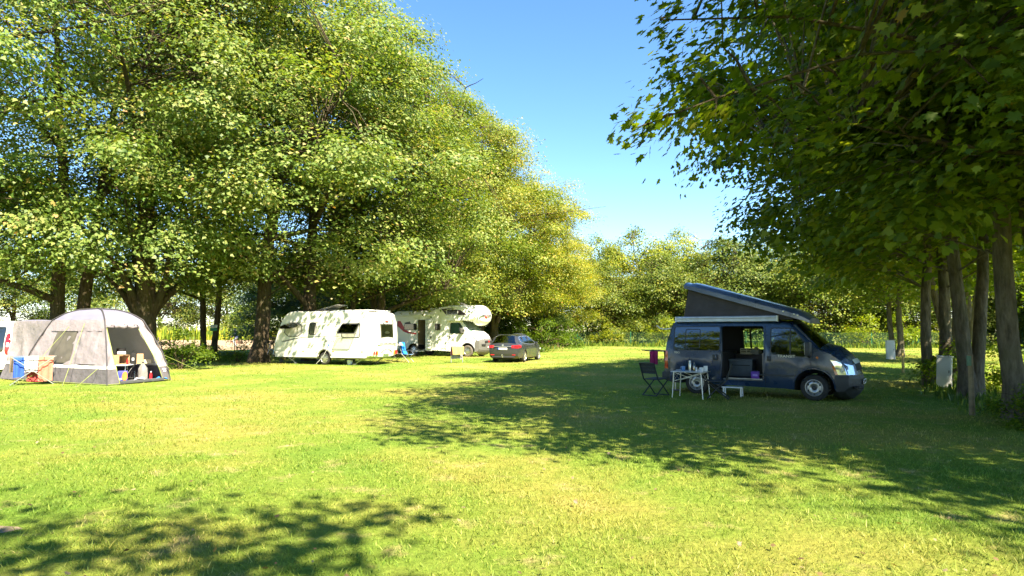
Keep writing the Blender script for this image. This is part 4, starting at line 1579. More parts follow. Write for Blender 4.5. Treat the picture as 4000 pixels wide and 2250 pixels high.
# ================================================================== caravan
def build_caravan():
    cv = thing('caravan', 'white touring caravan with hinged windows open, dappled by tree shade', 'caravan', (-9.55 + 1.1 * math.sin(R(20)), 32.95 + 1.1 * math.cos(R(20)), 0), R(-20))
    ol = [(-3.06, .36)] + [(-.40, .36)] + arc(0, .36, .38, 178, 2, 14)[1:-1] + [(.40, .36), (2.45, .36), (2.78, .46), (2.86, .9), (2.84, 1.6), (2.76, 2.35), (2.62, 2.60), (2.35, 2.69), (.5, 2.72), (-2.0, 2.72), (-2.30, 2.66), (-2.55, 2.46), (-2.74, 2.15), (-2.95, 1.70), (-3.14, 1.12), (-3.18, .75)]
    w = lambda x, z: 1.235
    B = Body(ol, w, r=.075, ds=.12, zround=.42, bulge=lambda x, z: .10 if (x > 2.6 or x < -2.6) else .03)
    bot = lambda x, z: z < .80 and (x > -.45 and x < .45) or z < .37
    b = MB()
    B.side(b, -1, grid=.25)
    B.side(b, 1, grid=.25)
    B.band(b, lambda x, z: not bot(x, z), nt=12)
    b.build('body', M_CARAVAN, cv, smooth=55)
    B.band(MB(), bot, nt=2).build('underbody', M_DARK, cv)

    def win(poly, open_ang, name='window'):
        e = empty(name, cv)
        B.patch(MB(), poly, -1, .006, .02).build('window_opening', mat('window_inside', (.50, .49, .47), .6, var=.3, scale=3), e)
        B.ring(MB(), poly, -1, .035, .016, .02).build('window_frame', M_PLAST, e)
        xs = [p[0] for p in poly]
        zs = [p[1] for p in poly]
        x0, x1, z0, z1 = min(xs), max(xs), min(zs), max(zs)
        cx_, h = (x0 + x1) / 2, z1 - z0
        lp = [(p[0] - cx_, p[1] - z1) for p in poly]
        pe = empty('window_pane', e, (cx_, -1.262, z1), (-open_ang, 0, 0))
        MB().prism(lp, .012).build('acrylic_sheet', M_ACRYL, pe)
        f_ = MB()
        q = [(x * .985, (z + h / 2) * .97 - h / 2) for x, z in lp]
        n = len(q)
        for yy in (-.011,):
            f_.add([(x, yy, z) for x, z in lp] + [(x * .94, yy, (z + h / 2) * .90 - h / 2) for x, z in lp], [(i, (i + 1) % n, (i + 1) % n + n, i + n) for i in range(n)])
        f_.build('pane_border', M_PLAST, pe)
        if open_ang > .2:
            st = MB()
            for sg in (-1, 1):
                xx = cx_ + sg * (x1 - x0) * .46
                st.tube([(xx, -1.245, z0 + .1), (xx, -1.262 - math.sin(open_ang) * h * .8, z1 - math.cos(open_ang) * h * .8)], .01, 5)
            st.build('window_stay', M_ALU, e)
        return e
    win(smooth_poly([(-2.52, 1.44), (-2.36, 2.10), (-1.42, 2.12), (-1.40, 1.44)], 1), R(64))
    win(rrect(-.90, 1.53, -.53, 2.09, .06), R(8))
    win(rrect(1.06, 1.40, 2.10, 2.06, .07), R(42))
    # rear window
    e = empty('rear_window', cv)
    xr = lambda z: 2.86 + (.10) * .93 - (max(0, z - .9) / 1.45) ** 2 * .10
    for nm, m_, hw_, z0, z1, o in (('window_frame', M_GREYP, .62, 1.36, 2.08, .004), ('window_pane', M_ACRYL, .565, 1.41, 2.03, .022), ('window_opening', mat('rear_inside', (.16, .16, .10), .7, var=.3, scale=3), .57, 1.40, 2.04, .012)):
        b = MB()
        b.add([(xr(z0) + o, -hw_, z0), (xr(z0) + o, hw_, z0), (xr(z1) + o, hw_, z1), (xr(z1) + o, -hw_, z1), (xr(z0) + o - .04, -hw_, z0), (xr(z0) + o - .04, hw_, z0), (xr(z1) + o - .04, hw_, z1), (xr(z1) + o - .04, -hw_, z1)],
              [(0, 1, 2, 3), (0, 4, 5, 1), (1, 5, 6, 2), (2, 6, 7, 3), (3, 7, 4, 0)])
        b.build(nm, m_, e)
    # decals
    sw = [(-2.72, 1.13), (-2.45, 1.20), (-2.0, 1.30), (-1.4, 1.385), (-.6, 1.425), (.4, 1.432), (.92, 1.435), (.92, 1.418), (.4, 1.415), (-.6, 1.40), (-1.4, 1.345), (-2.0, 1.235), (-2.45, 1.14)]
    B.patch(MB(), sw, -1, .003, .004).build('swoosh_decal', M_GREY, cv)
    B.patch(MB(), [(-2.30, 2.155), (1.20, 2.135), (1.20, 2.120), (-2.30, 2.14)], -1, .003, .004).build('line_decal', M_GREY, cv)
    for k in range(3):
        xa = .55 - .16 * k
        B.patch(MB(), [(xa, 1.925 - .12 * k), (1.0 - .05 * k, 1.93 - .12 * k), (1.0 - .05 * k, 1.915 - .12 * k), (xa + .12, 1.912 - .12 * k), (xa + .09, 1.945 - .12 * k)], -1, .003, .004).build('stripe_decal', M_GREY, cv)
    b = MB()
    for poly in (rrect(-1.24, .46, -.86, .84, .03), [(.55, .80), (1.60, .78), (1.85, 1.30), (.85, 1.34)]):
        pp = resample(poly, .08)
        b.tube([(x, -B.W(x, z) - .002, z) for x, z in pp], .007, 4, closed=True)
    b.build('locker_seams', M_GREYP, cv)
    b = MB()
    for x in (-1.3, .55, 2.25):
        b.box((x, -1.24, .665 if x < 0 else .66), (.13, .012, .045), bev=.004)
    b.build('side_reflectors', M_ORANGE, cv)
    B.patch(MB(), [(2.30, 2.35), (2.36, 2.35), (2.37, 2.52), (2.34, 2.54)], -1, .004, .006).build('side_marker', M_RED, cv)
    text('side_lettering', 'NOVA', .17, M_GREYP, cv, (.32, -1.24, 1.17), (R(90), 0, 0), .001, .2, 1.2)
    text('rear_lettering', 'Eriba', .15, M_GREY, cv, (2.905, -.72, 2.31), (R(90), 0, R(90)), .002, 0, 1.2)
    text('rear_model_lettering', 'NOVA', .12, M_GREYP, cv, (2.905, .62, 2.30), (R(90), 0, R(90)), .002, .1, 1.2)
    MB().box((2.915, 0, 2.20), (.05, .30, .05), bev=.015).build('brake_light', M_RED, cv)
    b = MB()
    b.box((2.955, 0, 1.06), (.06, 1.75, .12), bev=.03)
    b.build('grab_rail', M_CARAVAN, cv)
    b = MB()
    for k in range(4):
        b.box((2.99, -.62 + .413 * k, 1.065), (.012, .36, .05), bev=.01)
    b.build('rail_recess', M_GREYP, cv)
    for sg in (-1, 1):
        for (dy, m_) in ((1.08, M_RED), (.93, M_RED), (.82, M_ORANGE)):
            MB().lathe([(.001, .012), (.05, .008), (.055, -.01)], n=14, axis='x').build('tail_light', m_, cv, loc=(2.90 - (.03 if dy > 1 else 0), sg * dy, .60)).scale = (1, 1, 2.0)
    plate(cv, .52, .12, (2.955, -.05, .60), (0, 0, R(90)), True)
    b = MB()
    b.tube([(2.93, -.5 + 1.0 * k / 10, .64 + .14 * math.sin(math.pi * k / 10)) for k in range(11)], .018, 6)
    b.build('plate_arch', M_GREYP, cv)
    # running gear
    for sg in (-1, 1):
        wheel(cv, 0, sg * 1.10, .315, .215, .20, sg, 9, M_TYRE, M_ALLOY, M_DARK, zc=.30)
    b = MB()
    pts = arc(0, .36, .395, 176, 4, 16)
    b.tube([(x, -1.243, z) for x, z in pts], .02, 6)
    b.build('arch_trim', M_GREYP, cv)
    for (x, y, dx) in ((-2.45, -1.0, .55), (-2.45, 1.0, .55), (2.25, -1.0, -.55), (2.25, 1.0, -.55)):
        b = MB()
        b.tube([(x, y, .36), (x + dx, y, .04)], .025, 5)
        b.tube([(x + dx * .95, y, .37), (x + dx * .5, y, .20)], .015, 5)
        b.box((x + dx, y, .03), (.16, .14, .03))
        b.build('corner_steady', M_ALU, cv)
    b = MB()
    b.box((-.4, -.45, .31), (4.8, .06, .1))
    b.box((-.4, .45, .31), (4.8, .06, .1))
    b.tube([(-2.6, -.45, .33), (-4.2, 0, .42)], .04, 6)
    b.tube([(-2.6, .45, .33), (-4.2, 0, .42)], .04, 6)
    b.build('chassis', M_ALU, cv)
    b = MB()
    b.tube([(-3.5, -.22, .75), (-3.5, -.22, .14)], .03, 8)
    b.lathe([(.001, .04), (.10, .04), (.11, 0), (.10, -.04), (.001, -.04)], c=(-3.5, -.22, .11), n=16, axis='y')
    b.build('jockey_wheel', M_GREYP, cv)
    MB().box((-3.25, 0, .36), (.55, 1.9, .05), bev=.01).build('drawbar_cover', M_GREYP, cv)
    # roof fittings
    e = empty('roof_light', cv)
    b = MB()
    b.box((-.5, -.1, 2.755), (1.3, .9, .06), bev=.02)
    b.build('roof_light_frame', M_GREYP, e)
    MB().box((-.42, -.1, 2.92), (1.35, .95, .03), (0, R(-13), 0), bev=.01).build('roof_light_lid', mat('smoked_dome', (.30, .29, .25), .3, coat=.4), e)
    b = MB()
    for y in (-.5, .3):
        b.tube([(-.7, y, 2.77), (-.1, y, 2.98)], .012, 5)
    b.build('roof_light_stay', M_WHITE, e)
    MB().box((1.5, -.1, 2.74), (2.2, 1.9, .06), bev=.02).build('roof_rack', M_WHITE, cv)
    MB().box((.28, -1.27, .98), (.05, .03, .17), (0, R(35), 0), bev=.01).build('wheel_clamp_tag', mat('blue_plastic', (.02, .16, .62), .4), cv)
    MB().tube([(.22, -1.29, .80), (.02, -1.32, .42), (-.38, -1.35, .03)], .009, 5).build('tie_strap', M_WHITE, cv)
    return cv


CARAVAN = build_caravan()


# ================================================================== motorhome
def build_motorhome():
    a = R(-27)
    mh = thing('motorhome', 'white overcab motorhome with its entrance door open and red swoosh on the side', 'motorhome', (-2.98 + 1.0 * .454, 42.59 + 1.0 * .891, 0), a)
    ol = [(-5.95, .50), (-4.9, .42)] + arc(-4.25, .42, .44, 180, 0, 12)[1:-1] + [(-3.6, .42), (-1.52, .36), (-1.52, 2.40), (.20, 2.40), (.48, 2.44), (.64, 2.56), (.68, 2.72), (.58, 2.92), (.34, 3.12), (-.05, 3.30), (-.6, 3.42), (-1.2, 3.42), (-2.0, 3.30), (-2.7, 3.14), (-3.2, 3.09), (-5.7, 3.09), (-5.92, 2.98), (-6.0, 2.6)]
    w = lambda x, z: 1.14 - (.10 * ((x + .6) / 1.2) ** 2 if x > -.6 else 0)
    B = Body(ol, w, r=.11, ds=.14, zround=2.41, bulge=lambda x, z: (.36 if z > 2.42 else .12) * max(0, min(1, (x + .2) / .6)) + .03, pw=3.6)
    door = rrect(-3.84, .40, -3.22, 2.45, .06)
    bot = lambda x, z: z < .9 and x < -1.55
    b = MB()
    B.side(b, -1, [door], grid=.28)
    B.side(b, 1, grid=.3)
    B.band(b, lambda x, z: not bot(x, z), nt=12)
    b.build('body', M_WHITE, mh, smooth=50)
    B.band(MB(), bot, nt=2).build('underbody', M_DARK, mh)
    # doorway interior
    b = MB()
    b.box((-3.53, -.30, .43), (.9, 1.5, .04))
    b.box((-3.53, .3, 1.4), (1.2, .04, 2.0))
    b.build('interior_wall', mat('interior_beige', (.50, .43, .36), .7), mh)
    MB().box((-4.02, -.40, 1.43), (.04, 1.3, 2.05)).build('interior_partition', M_WOODP, mh)
    MB().box((-3.04, -.40, 1.43), (.04, 1.3, 2.05)).build('interior_partition', M_DARK, mh)
    MB().box((-3.36, -.90, 1.40), (.20, .03, 1.95)).build('fly_screen', M_DARK, mh)
    B.ring(MB(), door, -1, .03, .006, .03).build('door_frame', M_GREYP, mh)
    # open door leaf, folded flat against the side
    dl = empty('entrance_door', mh, (-3.20, -1.18, 0), (0, 0, R(-6)))
    MB().prism(rrect(.0, .36, .62, 2.46, .07), .05).build('door_leaf', M_WHITE, dl)
    MB().prism(rrect(.13, 1.45, .49, 2.25, .05), .012).build('door_window', mat('pale_window', (.58, .58, .54), .3, coat=.5), dl, loc=(0, -.034, 0))
    b = MB()
    for z in (.55, .78, 1.02):
        b.box((.31, -.05, z), (.38, .06, .10), bev=.02)
    b.build('door_pockets', M_WHITE, dl)
    MB().box((.52, -.06, 1.28), (.04, .06, .16), bev=.012).build('handle', M_DARK, dl)
    MB().box((-3.55, -1.42, .34), (.62, .34, .05), bev=.01).build('step', M_WHITE, mh)

    # windows of the living part
    def winp(poly, frame=M_PLAST):
        e = empty('window', mh)
        B.patch(MB(), poly, -1, .012, .02).build('window_pane', mat('dark_acrylic', (.03, .03, .034), .08, coat=1), e)
        B.ring(MB(), poly, -1, .03, .016, .02).build('window_frame', frame, e)
    winp(rrect(-2.42, 1.78, -2.06, 2.16, .03), mat('maroon_frame', (.12, .045, .06), .45))
    winp(rrect(-5.0, 1.80, -3.98, 2.18, .06))
    aw_ = [(-1.98, 3.20), (-1.55, 2.76), (.02, 2.76), (-.12, 2.90), (-.45, 3.08), (-.9, 3.20), (-1.4, 3.24)]
    B.patch(MB(), aw_, -1, .006, .02).build('overcab_decal', mat('plum_decal', (.055, .035, .055), .3, coat=.5), mh)
    e = empty('window', mh)
    B.patch(MB(), rrect(-1.50, 2.80, -.66, 3.14, .04), -1, .014, .02).build('window_pane', mat('dark_acrylic', (0, 0, 0)), e)
    B.ring(MB(), rrect(-1.50, 2.80, -.66, 3.14, .04), -1, .03, .02, .02).build('window_frame', M_WHITE, e)
    rd = [(-5.62, 2.40), (-5.36, 2.40), (-5.02, 1.96), (-4.66, 1.66), (-3.98, 1.55), (-3.98, 1.46), (-4.75, 1.55), (-5.1, 1.68), (-5.62, 2.06)]
    B.patch(MB(), rd, -1, .004, .006).build('red_swoosh', M_REDP, mh)
    gd = [(-5.0, 2.28), (-4.55, 2.36), (-4.45, 2.14), (-4.9, 2.10)]
    B.patch(MB(), gd, -1, .004, .006).build('dark_swoosh', M_GREY, mh)
    b = MB()
    for poly in (rrect(-4.55, .55, -3.98, .95, .03), rrect(-2.52, .55, -1.62, 1.75, .03)):
        pp = resample(poly, .1)
        b.tube([(x, -B.W(x, z) - .002, z) for x, z in pp], .007, 4, closed=True)
    b.build('locker_seams', M_GREYP, mh)
    MB().box((-4.1, -1.20, 2.80), (3.3, .13, .15), bev=.04).build('awning_case', M_WHITE, mh)
    MB().box((-1.60, -1.145, .50), (.12, .014, .05), bev=.004).build('side_reflector', M_RED, mh)
    MB().lathe([(.001, -.01), (.03, -.008), (.03, .01)], c=(-2.1, -1.145, 1.15), n=12, axis='y').build('water_inlet', M_GREYP, mh)
    b = MB()
    b.box((-.9, -.1, 3.56), (.5, .5, .05), (0, R(24), 0), bev=.01)
    b.build('roof_hatch', M_GREYP, mh)
    b = MB()
    b.box((-2.9, 0, 3.24), (.9, .9, .12), bev=.04)
    b.build('air_conditioner', M_WHITE, mh)
    # emblem on the overcab nose
    em = empty('emblem', mh, (1.07, -.30, 2.70), (0, 0, R(82)))
    MB().prism([(-.16, .10), (.16, .10), (.17, -.06), (0, -.13), (-.17, -.06)], .03).build('emblem_shield', M_REDP, em)
    b = MB()
    b.tube([(-.12, -.02, -.01), (-.09, -.02, .045), (-.06, -.02, -.03), (-.02, -.02, .02), (.02, -.02, -.03), (.05, -.02, .03), (.08, -.02, -.04), (.12, -.02, .02)], .012, 4)
    b.build('emblem_script', M_WHITE, em)
    b = MB()
    b.prism([(-.20, .10), (-.62, .14), (-.46, .02), (-.22, -.05)], .02)
    b.prism([(.20, .10), (.62, .14), (.46, .02), (.22, -.05)], .02)
    b.build('emblem_wings', mat('silver_grey', (.35, .35, .38), .35, .4), em)
    # cab
    cl_ = [(-1.60, .34), (-.50, .34)] + arc(.03, .40, .49, 185, -5, 14)[1:-1] + [(.56, .34), (.72, .36), (.82, .50), (.84, .85), (.80, 1.12), (.64, 1.34), (.36, 1.52), (.12, 1.64), (-.50, 2.36), (-.62, 2.44), (-1.60, 2.46)]

    def cw(x, z):
        v = 1.0
        if z > 1.25:
            v -= .16 * ((z - 1.25) / 1.2) ** 1.3
        if x > 0:
            v -= .16 * (x / .85) ** 2
        return v
    CB = Body(cl_, cw, r=.06, ds=.1, zround=1.1, bulge=lambda x, z: .24 if (x > .3 and z < 1.5) else (.16 if x > -.6 else .03))
    cwin = round_poly([(-1.36, 1.56), (-.24, 1.54), (-.26, 1.76), (-.66, 2.24), (-1.36, 2.22)], .08)
    ws = lambda x, z: -.52 < x < .14 and 1.62 < z < 2.38
    cbot = lambda x, z: z < .92 and -.5 < x < .58 or z < .35
    b = MB()
    CB.side(b, -1, [cwin], grid=.2)
    CB.side(b, 1, [cwin], grid=.2)
    CB.band(b, lambda x, z: not ws(x, z) and not cbot(x, z) and x > -1.55, nt=12)
    b.build('cab', M_WHITE, mh, smooth=50)
    CB.band(MB(), cbot, nt=2).build('cab_underbody', M_DARK, mh)
    CB.band(MB(), ws, nt=12, tmax=.94).build('windscreen', M_GLASSC, mh)
    b = MB()
    CB.band(b, ws, nt=10, off=-.08, tmax=.9)
    for sg in (-1, 1):
        CB.patch(b, cwin, sg, -.06, .01)
    b.build('thermal_screen', mat('mint_screen', (.50, .66, .56), .6), mh)
    for sg in (-1, 1):
        g_ = CB.patch(MB(), cwin, sg, -.004, .006).build('cab_window', M_GLASSC, mh)
        CB.ring(MB(), cwin, sg, .025, .004, .02).build('window_seal', M_PLAST, g_)
    MB().box((-.62, -CB.W(-.6, 1.86) - .004, 1.87), (.05, .014, .68), (R(-7), 0, 0)).build('quarter_light_bar', M_PLAST, mh)
    for sg in (-1, 1):
        b = MB()
        b.box((-.30, sg * (CB.W(-.3, 1.75) + .24), 1.74), (.16, .22, .34), bev=.06)
        b.tube([(-.28, sg * (CB.W(-.3, 1.6) - .02), 1.60), (-.3, sg * (CB.W(-.3, 1.6) + .2), 1.62)], .05, 8)
        b.build('wing_mirror', M_GREYP, mh)
    FB = Body([(.52, .40), (.72, .35), (.83, .50), (.855, .85), (.82, 1.06), (.62, 1.10), (.54, .85), (.56, .6)], lambda x, z: CB.W(x, z) + .015, r=0, ds=.08, zround=9, bulge=lambda x, z: .255)
    b = MB()
    FB.side(b, -1)
    FB.side(b, 1)
    FB.band(b, lambda x, z: x > .56, nt=14)
    b.build('front_bumper', M_GREYP, mh)
    MB().box((1.08, 0, .98), (.04, .90, .16), bev=.02).build('grille', M_DARK, mh)
    MB().lathe([(.001, .012), (.075, .01), (.08, -.01)], c=(1.105, 0, 1.0), n=16, axis='x').build('grille_badge', M_REDP, mh)
    MB().box((1.03, -.56, .78), (.06, .32, .13), (0, 0, R(-24)), bev=.03).build('air_intake', M_DARK, mh)
    plate(mh, .52, .11, (1.12, .08, .62), (0, 0, R(90)), False)
    for sg in (-1, 1):
        b = MB()
        CB.patch(b, [(.40, 1.36), (.62, 1.30), (.78, 1.12), (.58, 1.14), (.44, 1.24)], sg, .012, .04)
        b.add([(.62, sg * (CB.W(.62, 1.3) + .012), 1.30), (.78, sg * (CB.W(.78, 1.12) + .012), 1.12), (.99, sg * .48, 1.14), (.90, sg * .52, 1.27)], [(0, 1, 2, 3)])
        b.build('headlight', M_LENS, mh)
    MB().box((-1.36, -CB.W(-1.3, 1.3) - .01, 1.30), (.07, .03, .20), bev=.015).build('cab_door_handle', M_PLAST, mh)
    pts = arc(.03, .40, .50, 180, 0, 16)
    for sg in (-1, 1):
        MB().tube([(x, sg * (CB.W(x, z) + .004), z) for x, z in pts], .03, 6).build('arch_trim', M_PLAST, mh)
    b = MB()
    for pts in ([(-1.45, .42), (-1.45, 2.3)], [(-.36, 1.5), (-.44, 1.1), (-.5, .55)]):
        for i in range(len(pts) - 1):
            seg = resample(pts[i:i + 2], .12, closed=False)
            b.tube([(x, -CB.W(x, z) - .001, z) for x, z in seg], .006, 4)
    b.build('door_gaps', M_GREYP, mh)
    tm = mat('dusty_tyre', (.12, .105, .09), .9, var=.2)
    for x in (.03, -4.25):
        for sg in (-1, 1):
            wheel(mh, x, sg * .90, .385, .245, .22, sg, 10 if x > 0 else 10, tm, M_ALLOY, M_DARK, zc=.37)
    b = MB()
    b.box((-3.0, 0, .42), (3.0, 1.2, .14))
    b.box((-1.8, -.6, .30), (.10, .10, .20))
    b.build('chassis', M_DARK, mh)
    return mh


MOTORHOME = build_motorhome()


# ================================================================== estate car
def build_car():
    # rear wheels contact at y~35.4, heading away and to the right
    a = R(71.5)
    car = thing('estate_car', 'dark grey estate car seen from behind, parked on the lawn beside the motorhome', 'car', (-.14, 35.66, 0), a)
    M_CAR = mat('car_paint', (0.030, 0.033, 0.040), .22, .0, var=.08, scale=3, coat=.5)
    ol = [(-.98, .36), (-.80, .26), (-.40, .24)] + arc(0, .31, .37, 190, -10, 12)[1:-1] + [(.42, .22), (2.32, .22)] + arc(2.74, .31, .37, 190, -10, 12)[1:-1]
    ol += [(3.14, .22), (3.50, .26), (3.62, .42), (3.60, .60), (3.48, .74), (3.1, .86), (2.55, .955), (2.35, 1.0), (1.62, 1.36), (1.35, 1.43), (.75, 1.475), (0, 1.46), (-.45, 1.41), (-.62, 1.35), (-.92, .98), (-1.0, .90), (-1.03, .72), (-1.02, .50)]

    def w(x, z):
        v = .905
        if z > .90:
            v -= .29 * ((z - .90) / .56) ** 1.15
        if z < .45:
            v -= .05 * (.45 - z) / .2
        if .80 < z < .90:
            v += .01
        if x > 2.5:
            v -= .20 * ((x - 2.5) / 1.1) ** 2
        if x < -.4:
            v -= .09 * ((-.4 - x) / .6) ** 2
        for cx_ in (0, 2.74):
            d = math.hypot(x - cx_, z - .31)
            v += .022 * max(0, 1 - abs(d - .40) / .12)
        return v
    B = Body(ol, w, r=.05, ds=.085, zround=1.1, bulge=lambda x, z: .20 if (x > 3.2 or (x > 1.5 and z > .99)) else (.12 if x < -.5 else .05))
    rg = lambda x, z: x < -.58 and .99 < z < 1.37
    wsf = lambda x, z: 1.6 < x < 2.38 and z > .99
    bot = lambda x, z: z < .70 and (abs(x) < .42 or abs(x - 2.74) < .42) or z < .25
    win = smooth_poly([(-.52, 1.10), (-.46, 1.345), (-.2, 1.385), (.75, 1.415), (1.30, 1.37), (1.62, 1.26), (2.12, 1.00), (1.7, .97), (.6, .985)], 1)
    b = MB()
    B.side(b, -1, [win], grid=.15)
    B.side(b, 1, [win], grid=.15)
    B.band(b, lambda x, z: not rg(x, z) and not wsf(x, z) and not bot(x, z), nt=14)
    b.build('body', M_CAR, car, smooth=50)
    B.band(MB(), bot, nt=2).build('underbody', M_DARK, car)
    b = MB()
    B.band(b, rg, nt=12, tmax=.86)
    b.build('rear_window', glass('car_glass', (.18, .24, .22), .12), car)
    b = MB()
    B.band(b, wsf, nt=12, tmax=.92)
    b.build('windscreen', MATS['car_glass'], car)
    b = MB()
    for sg in (-1, 1):
        for keep in (rg, wsf):
            pts = [i for i in range(len(B.out)) if keep(*((B.a[i] + B.a[(i + 1) % len(B.a)]) / 2))]
            idx = pts + [(pts[-1] + 1) % len(B.out)]
            for q in range(len(idx) - 1):
                row = []
                for k in (idx[q], idx[q + 1]):
                    x, z = B.out[k]
                    ww, bl = B.W(x, z), B.bulge(x, z)
                    for t in (.84 if keep is rg else .91, 1.0):
                        o = bl * (1 - t ** 2.4) + .003
                        row.append((x + B.n[k][0] * o, sg * t * ww, z + B.n[k][1] * o))
                b.add(row, [(0, 1, 3, 2)])
    b.build('window_pillars', M_CAR, car)
    for sg in (-1, 1):
        g_ = B.patch(MB(), win, sg, -.006, .006).build('side_window', MATS['car_glass'], car)
        B.ring(MB(), win, sg, .018, .004, .01).build('chrome_trim', M_ALU, g_)
        f_ = MB()
        for x in (.0, .98):
            f_.box((x, sg * (B.W(x, 1.2) - .005), 1.20), (.07, .02, .46), (sg * R(-20) * -1, 0, 0))
        f_.build('door_pillar', M_PLAST, g_)
        MB().box((2.0, sg * (B.W(2.0, .98) + .10), 1.02), (.12, .18, .12), bev=.04).build('wing_mirror', M_CAR, car)
        for x in (.42, 1.42):
            MB().box((x, sg * (B.W(x, .86) + .012), .865), (.18, .025, .03), bev=.01).build('door_handle', M_CAR, car)
        MB().tube([(-.35, sg * .60, 1.455), (.4, sg * .62, 1.505), (1.2, sg * .60, 1.465)], .014, 6).build('roof_rail', M_PLAST, car)
        b = MB()
        B.patch(b, [(-.98, .78), (-.70, .80), (-.66, .92), (-.80, .955), (-.94, .95)], sg, .010, .03)
        b.add([(-1.045, sg * .82, .78), (-1.02, sg * .82, .94), (-1.11, sg * .50, .93), (-1.13, sg * .50, .79), (-1.0, sg * .86, .78), (-.975, sg * .85, .95)], [(0, 1, 2, 3), (4, 5, 1, 0)])
        b.build('tail_light', M_RED, car)
        MB().box((-1.085, sg * .58, .42), (.02, .26, .045), (0, 0, sg * R(10)), bev=.008).build('rear_reflector', M_RED, car)
        MB().box((3.58, sg * .62, .66), (.2, .3, .12), (0, 0, sg * R(-28)), bev=.04).build('headlight', M_LENS, car)
    b = MB()
    for pts in ([(.98, .30), (.99, .97)], [(.28, .40), (.02, .75), (-.03, .98)], [(2.2, .35), (2.2, .96)]):
        for i in range(len(pts) - 1):
            seg = resample(pts[i:i + 2], .08, closed=False)
            b.tube([(x, -B.W(x, z) - .001, z) for x, z in seg], .005, 4)
    b.build('door_gaps', M_DARK, car)
    plate(car, .52, .11, (-1.165, 0, .745), (0, 0, R(-90)))
    MB().box((-1.15, 0, .865), (.03, 1.0, .025), bev=.008).build('chrome_bar', M_ALU, car)
    MB().lathe([(.001, -.02), (.055, -.015), (.06, 0)], c=(-1.13, 0, .93), n=16, axis='x').build('tailgate_badge', M_ALU, car)
    MB().box((-.99, -.08, 1.03), (.03, .40, .02), (R(-6), 0, 0), bev=.006).build('rear_wiper', M_PLAST, car)
    b = MB()
    b.tube([(-1.0, 0, .30), (-1.20, 0, .30), (-1.24, 0, .40)], .022, 6)
    b.lathe([(.001, -.03), (.025, -.015), (.03, 0), (.025, .02), (.001, .03)], c=(-1.24, 0, .43), n=10)
    b.build('tow_bar', M_ALU, car)
    MB().box((-1.06, 0, .31), (.10, 1.3, .10), bev=.04).build('rear_valance', M_PLAST, car)
    MB().tube([(.10, 0, 1.49), (-.12, 0, 1.60)], .006, 5).build('antenna', M_PLAST, car)
    b = MB()
    b.box((1.2, -.36, .75), (.5, .5, .5), bev=.1)
    b.box((1.2, .36, .75), (.5, .5, .5), bev=.1)
    b.box((.98, -.36, 1.05), (.14, .46, .5), bev=.06)
    b.box((.98, .36, 1.05), (.14, .46, .5), bev=.06)
    b.box((.15, 0, .98), (.14, 1.2, .42), bev=.06)
    b.box((1.2, 0, .50), (3.8, 1.5, .30))
    b.build('seats', M_LINING, car)
    for x in (0, 2.74):
        for sg in (-1, 1):
            wheel(car, x, sg * .80, .325, .232, .21, sg, 5, M_TYRE, M_ALLOY, M_DARK, zc=.315)
    return car


CAR = build_car()


# ================================================================== white van at the left edge
def build_white_van():
    a = R(180 - 12)
    v = thing('white_van', 'white van cut by the left edge, its red tail lamp beside the tent tunnel', 'van', (-19.03, 24.55, 0), a)
    ol = [(-.95, .36), (-.6, .30), (-.42, .30)] + arc(0, .33, .42, 186, -6, 12)[1:-1] + [(.44, .28), (2.55, .28)] + arc(3.0, .33, .42, 186, -6, 12)[1:-1] + [(3.46, .28), (3.85, .34), (3.92, .8), (3.75, 1.05), (3.0, 1.22), (2.35, 1.92), (2.0, 1.98), (-.6, 1.98), (-.80, 1.90), (-.92, 1.3), (-.98, .7)]
    w = lambda x, z: .95 - (.13 * ((z - 1.05) / .9) ** 1.3 if z > 1.05 else 0) - (.15 * ((x - 2.8) / 1.1) ** 2 if x > 2.8 else 0)
    B = Body(ol, w, r=.08, ds=.12, zround=1.3, bulge=lambda x, z: .10)
    bot = lambda x, z: z < .76 and (abs(x) < .45 or abs(x - 3.0) < .45) or z < .31
    b = MB()
    for sg in (-1, 1):
        B.side(b, sg, grid=.2)
    B.band(b, lambda x, z: not bot(x, z), nt=8)
    b.build('body', M_WHITE, v, smooth=50)
    B.band(MB(), bot, nt=2).build('underbody', M_DARK, v)
    for sg in (-1, 1):
        for (x0, x1) in ((-.62, .75), (.85, 1.85)):
            p = rrect(x0, .96, x1, 1.84, .07)
            g_ = B.patch(MB(), p, sg, .004, .02).build('side_window', mat('black_glass', (.012, .014, .016), .05, coat=1), v)
            B.ring(MB(), p, sg, .02, .008, .01).build('window_seal', M_PLAST, g_)
        t_ = B.patch(MB(), smooth_poly([(-.93, .84), (-.72, .84), (-.68, 1.35), (-.72, 1.62), (-.86, 1.62)], 1), sg, .012, .04).build('tail_light', M_RED, v)
        B.patch(MB(), rrect(-.88, 1.12, -.77, 1.28, .02), sg, .016, .01).build('reversing_light', M_WHITE, t_)
    MB().box((-.98, 0, .45), (.12, 1.75, .26), bev=.05).build('rear_bumper', M_WHITE, v)
    b = MB()
    for sg in (-1, 1):
        b.tube([(-.4, sg * .958, .80), (2.4, sg * .958, .80)], .005, 4)
    b.build('panel_gap', M_GREYP, v)
    for x in (0, 3.0):
        for sg in (-1, 1):
            wheel(v, x, sg * .83, .33, .21, .2, sg, 'steel', M_TYRE, M_STEEL, M_PLAST, zc=.32)
    return v


WHITE_VAN = build_white_van()
